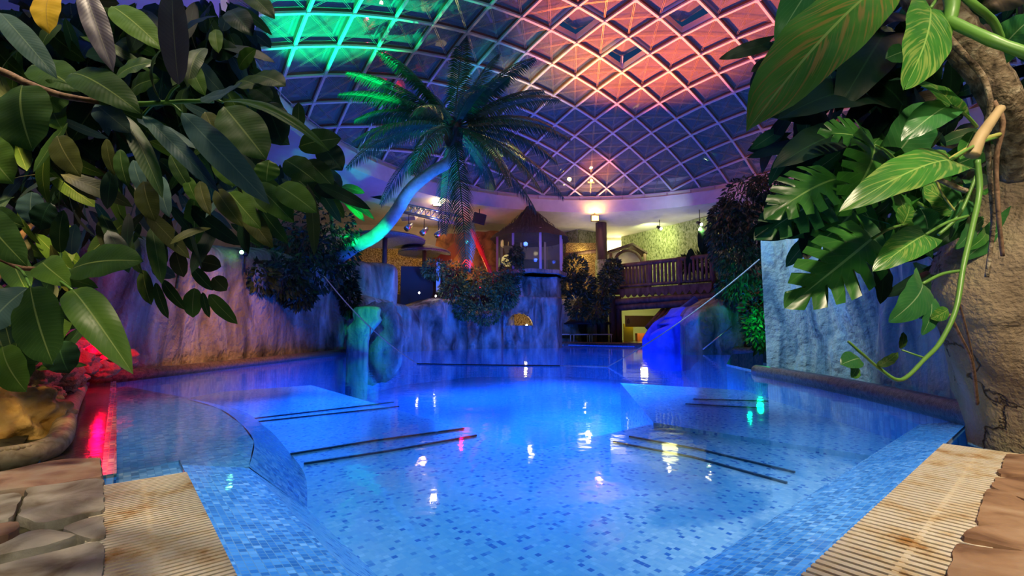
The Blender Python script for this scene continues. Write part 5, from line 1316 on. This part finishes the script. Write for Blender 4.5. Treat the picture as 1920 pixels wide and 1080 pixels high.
vine([(1780,-30,1.5),(1785,10,1.5),(1778,48,1.5)], .026, .018, 'stem', 'green_stem')
vine([(1778,38,1.5),(1820,58,1.45),(1870,80,1.4),(1960,112,1.35)], .018, .017, 'stem', 'green_stem')
vine([(1790,-20,1.5),(1830,12,1.5),(1862,40,1.55),(1880,80,1.6)], .012, .012, 'stem', 'green_stem')
vine([(1770,60,1.75),(1800,95,1.75),(1840,140,1.75),(1856,190,1.75),(1850,240,1.8),(1856,330,1.9),(1862,420,2.0),(1850,520,2.05)], .012, .008, 'bark_grey')
vine([(1862,190,1.8),(1880,230,1.8),(1868,300,1.85),(1872,400,1.9),(1880,480,1.95)], .010, .007, 'bark')
vine([(1822,292,1.7),(1835,262,1.7),(1852,236,1.72),(1876,203,1.75)], .024, .016, 'stem_tan', 'cut_aerial_root')
vine([(1760,312,1.7),(1800,288,1.72),(1840,264,1.75),(1874,252,1.8)], .010, .009, 'stem_yel')
vine([(1832,300,1.8),(1836,360,1.8),(1822,430,1.75),(1806,500,1.7),(1792,580,1.65),(1764,640,1.6),(1735,672,1.55),(1690,712,1.5),(1650,692,1.5),(1618,665,1.45),(1590,640,1.45)], .011, .004, 'stem')
vine([(1735,672,1.55),(1712,664,1.58),(1690,656,1.6)], .004, .003, 'stem')
vine([(1780,590,1.9),(1800,630,1.95),(1822,680,2.1),(1832,758,2.4)], .007, .006, 'bark', 'aerial_root')
vine([(1795,560,1.9),(1812,620,2.0),(1826,690,2.15),(1834,756,2.4)], .005, .005, 'bark', 'aerial_root')
vine([(1720,380,2.0),(1760,400,2.0),(1800,380,2.0),(1830,340,1.95)], .008, .006, 'stem'); vine([(1760,440,1.9),(1800,400,1.9),(1830,330,1.9)], .007, .006, 'stem')
vine([(1745,310,1.9),(1765,360,1.9),(1790,395,1.9)], .005, .004, 'stem_yel'); vine([(1748,330,1.8),(1790,350,1.8),(1812,358,1.8)], .010, .010, 'bark_grey')
def dR(px, py, rs):
    if px < 1480: return 60 < py < 330 and px > 1440
    if px < 1560: return 10 < py < 440
    if px < 1700: return -60 < py < 470
    return -60 < py < 520
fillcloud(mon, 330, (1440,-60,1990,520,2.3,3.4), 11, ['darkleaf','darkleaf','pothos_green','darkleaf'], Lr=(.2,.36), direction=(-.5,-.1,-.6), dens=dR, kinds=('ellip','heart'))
fillcloud(mon, 90, (1560,240,1850,440,2.0,2.5), 12, ['pothos_green','monstera'], Lr=(.14,.24), direction=(-.5,-.1,-.6), kinds=('ellip','heart'))
# ---- banana plant lit green
ban = thing('banana_plant', at(640, 470, 12.6), 'banana leaves glowing bright green behind the lower palm trunk', 'plant')
px_leaf(ban, (618,368,12.0), (702,412,11.8), 26, 'banana', Vector((.1,-.6,.8)), kind='ellip', bend=.1)
px_leaf(ban, (640,350,12.4), (684,362,12.4), 18, 'banana', FF, kind='ellip')
px_leaf(ban, (632,352,12.2), (684,416,12.4), 18, 'banana', FF, kind='ellip')
x = MB(); x.tube(smooth_path([at(628,470,12.2), at(622,420,12.2), at(620,370,12.1)], 5), .05, 8); x.build('stem', M['stem'], ban)
light('SPOT', at(655, 470, 11.2), (.0,1,.25), 130, at(655, 385, 12.0), .05, 60, .6)
# plant leaves on balcony
pb = thing('balcony_plant', at(1322, 505, 17.9), 'dark upright broad-leaved plant on the balcony against the lit green wall', 'plant')
for a, b, w in (((1315,475,17.9),(1313,424,17.9),20),((1322,470,17.9),(1322,432,18.1),14),((1290,500,18.0),(1296,465,18.0),18),((1315,478,18),(1340,450,18),12)): px_leaf(pb, a, b, w, 'darkleaf', FF, petiole=(1318,508,17.9))

# ================================================================== ROPE AND POOL FITTINGS
rope = thing('pool_rope', gr(960, 685), 'pale rope stretched across the pool and dipping to the water between the rock walls', 'rope')
rp = MB(); A = at(608, 518, 9.0); W1 = gr(782, 682, .01); W2 = gr(1140, 687, .01); B = at(1424, 486, 6.9)
def sag(a, b, s, n=16): return [a.lerp(b, k/n) - Vector((0,0,s*4*(k/n)*(1-k/n))) for k in range(n+1)]
rp.tube(sag(A, W1, .14), .011, 6); rp.build('rope_left_span', M['rope'], rope)
rp = MB(); rp.tube(sag(W2, B, .10), .010, 6); rp.build('rope_right_span', M['rope'], rope)
rp = MB(); rp.tube([W1, gr(880,684,.01), gr(1050,686,.01)], .012, 6); rp.build('floating_line', M['dark'], rope)
rp = MB(); rp.tube([gr(1050,686,.0), W2], .008, 6); rp.build('rope_water_span', M['rope'], rope)
t = A.lerp(W1, .52) - Vector((0,0,.14)); rp = MB(); rp.tube([t, t - Vector((.0,0,.17))], .012, 6); rp.build('rope_end', M['stem_tan'], rope)
hr = thing('hand_rail', at(1355, 640, 13.0), 'thin metal handrail sloping down the rock hump into the pool', 'handrail')
rp = MB(); rp.tube([at(1318, 655, 12.8), at(1372, 612, 12.9)], .018, 6); rp.build('rail', M['alu'], hr)
# green spot high on the left wall
p = at(453, 473, 8.4); r = thing('wall_spot', p, 'small bright green spotlight on top of the orange-lit rock wall', 'spotlight')
x = MB(); x.blob(p, (.035,.03,.035), 2, 0); x.build('lamp_glass', M['lamp_green'], r); x = MB(); x.tube([p+Vector((0,.02,0)), p+Vector((.0,.14,-.02))], .045, 10); x.build('lamp_head', M['dark'], r)
x = MB(); x.tube([p+Vector((0,.1,0)), p+Vector((.0,.12,-.35))], .015, 6); x.build('bracket', M['dark'], r)
# bamboo wall behind the left plants
bf = thing('bamboo_fence', at(540, 470, 11.6), 'dark bamboo cane fence on top of the wall behind the rubber plant', 'fence')
for k in range(34):
    t = k/33; a = at(lerp(455, 590, t), 470, lerp(9.6, 12.0, t)); x = MB(); log(x, (a.x, a.y, 1.7), (a.x, a.y, 2.9), .045, 3, 6); x.build('cane', M['wood'], bf)

# ================================================================== LOCAL COLOURED LIGHT
# orange and violet on the left wall
light('SPOT', (-1.6, 5.0, 3.6), (1,.38,.07), 800, (-4.6, 8.0, .45), .1, 40, .9)
light('SPOT', (-.4, 8.0, 4.6), (.22,.16,1.0), 55, (-4.7, 9.0, 1.0), .2, 70, .8)
light('SPOT', (-2.2, 3.6, 3.2), (.9,.3,.5), 30, (-4.8, 6.6, .9), .1, 55, .9)
# red corner
light('SPOT', (-4.3, 5.0, .30), RED, 34, (-5.4, 5.8, .7), .05, 140, .8)
light('POINT', (-4.15, 4.75, .45), RED, 9, None, .04)
light('SPOT', (-3.6, 4.0, 2.0), RED, 110, (-4.6, 4.9, .1), .05, 50, .8)
# green pillar, trunk foot
gp = gr(680, 664)
light('SPOT', (gp.x+1.0, gp.y-2.6, 1.6), (.0,1,.35), 130, (gp.x+.1, gp.y, .7), .05, 26, .5)
light('SPOT', at(700, 520, 9.6), (0,1,.35), 420, at(700, 440, 11.5), .06, 30, .7)
light('SPOT', at(772, 440, 10.4), (.02,.25,1), 90, at(802, 338, 11.2), .06, 70, .7)
# blue on the rocks at the back
light('SPOT', (0.6, 9.0, 3.0), BLUE, 2000, (-2.6, 14.8, .9), .2, 50, .9)
light('SPOT', (1.4, 12.0, 3.2), BLUE, 1200, (.2, 17.8, 1.0), .2, 50, .9)
light('SPOT', (2.8, 10.0, 4.4), (.0,.05,1), 1700, (4.6, 14.4, .5), .1, 26, .8)
light('SPOT', (-1.0, 10.4, 2.6), (.02,.45,.8), 260, (-3.4, 13.6, 1.9), .1, 30, .8)
# pale cyan wash on the right wall
light('SPOT', (.6, 6.4, 4.2), (.38,.74,1.0), 620, (3.7, 6.6, 1.0), .1, 46, .9)
light('SPOT', (.8, 3.6, 3.4), (.05,.25,1.0), 90, (3.6, 4.6, .6), .1, 60, .9)
# warm ceiling light over the near corner, plus added unseen fills from camera side
light('SPOT', (-1.5, .75, 4.9), (1,.80,.55), 620, (-1.65, 1.45, 0), .35, 30, .7)
light('SPOT', (1.8, -1.0, 4.2), (1,.80,.55), 850, (2.2, 1.7, .0), .10, 42, .7)
light('SPOT', (.2, -.8, 2.6), (.75,1,.55), 24, (-1.6, 1.6, 1.6), .15, 80, .9)
light('SPOT', (.6, -.8, 2.6), (.9,.95,.65), 26, (2.0, 2.0, 1.5), .15, 80, .9)
# warm and green light on the palm crown
light('SPOT', at(860, 400, 15.5), (1,.85,.25), 300, at(890, 230, 11.6), .08, 50, .7)
light('SPOT', at(640, 440, 12.5), (0,1,.3), 130, at(800, 200, 11.2), .08, 50, .7)
light('SPOT', (-4.6, 13.0, 4.4), BLUE, 260, (-4.0, 17.0, 3.2), .1, 40, .8)
light('SPOT', (-.5, 13.5, 4.6), (.05,.12,.9), 160, (.75, 18.0, 3.6), .1, 26, .8)
light('SPOT', (3.4, 2.2, 4.4), (1,.62,.30), 60, (2.75, 2.3, .4), .08, 50, .8)
light('SPOT', (.5, -.5, 1.9), (.95,1,.55), 34, (1.3, 1.5, 1.9), .1, 60, .8)  # added unseen front fill on the right-hand leaves
light('SPOT', (.6, .1, 1.9), (1,.80,.55), 24, (2.6, 2.4, .9), .1, 50, .8)  # unseen warm fill added for the brown rock pillar
light('SPOT', (-2.9, 3.4, 1.5), RED, 110, (-4.1, 4.5, .2), .05, 60, .8)
light('SPOT', (-1.9, 1.2, 2.2), (1,.66,.25), 150, (-2.8, 2.75, .25), .06, 40, .8)  # unseen amber spot added to brighten the ochre rock
light('SPOT', (2.5, 13.5, 3.0), (.04,.12,1), 170, (3.5, 20.0, 5.1), .1, 80, .9)
light('SPOT', (-1.0, 11.0, 3.0), (.04,.16,1), 110, (-6.2, 12.8, 5.1), .1, 70, .9)
light('SPOT', (-1.2, 15.8, 4.6), (1,.75,.25), 110, (-1.7, 16.7, 2.3), .1, 60, .8)
light('SPOT', (-1.8, 14.5, 2.0), (.02,.12,1), 260, (-3.9, 17.4, 3.9), .1, 60, .8)
light('SPOT', (-1.75, 1.75, .8), (1,.66,.22), 14, (-2.9, 2.7, .2), .04, 60, .8)  # second unseen amber fill, added low for the ochre rock
light('POINT', (-3.0, 3.5, .55), RED, 3.0, None, .05)
light('SPOT', (-.55, .35, .55), (1,.84,.62), 9, (-1.55, 1.6, .0), .08, 75, .8)  # unseen low fill added below the leaves to brighten the grate
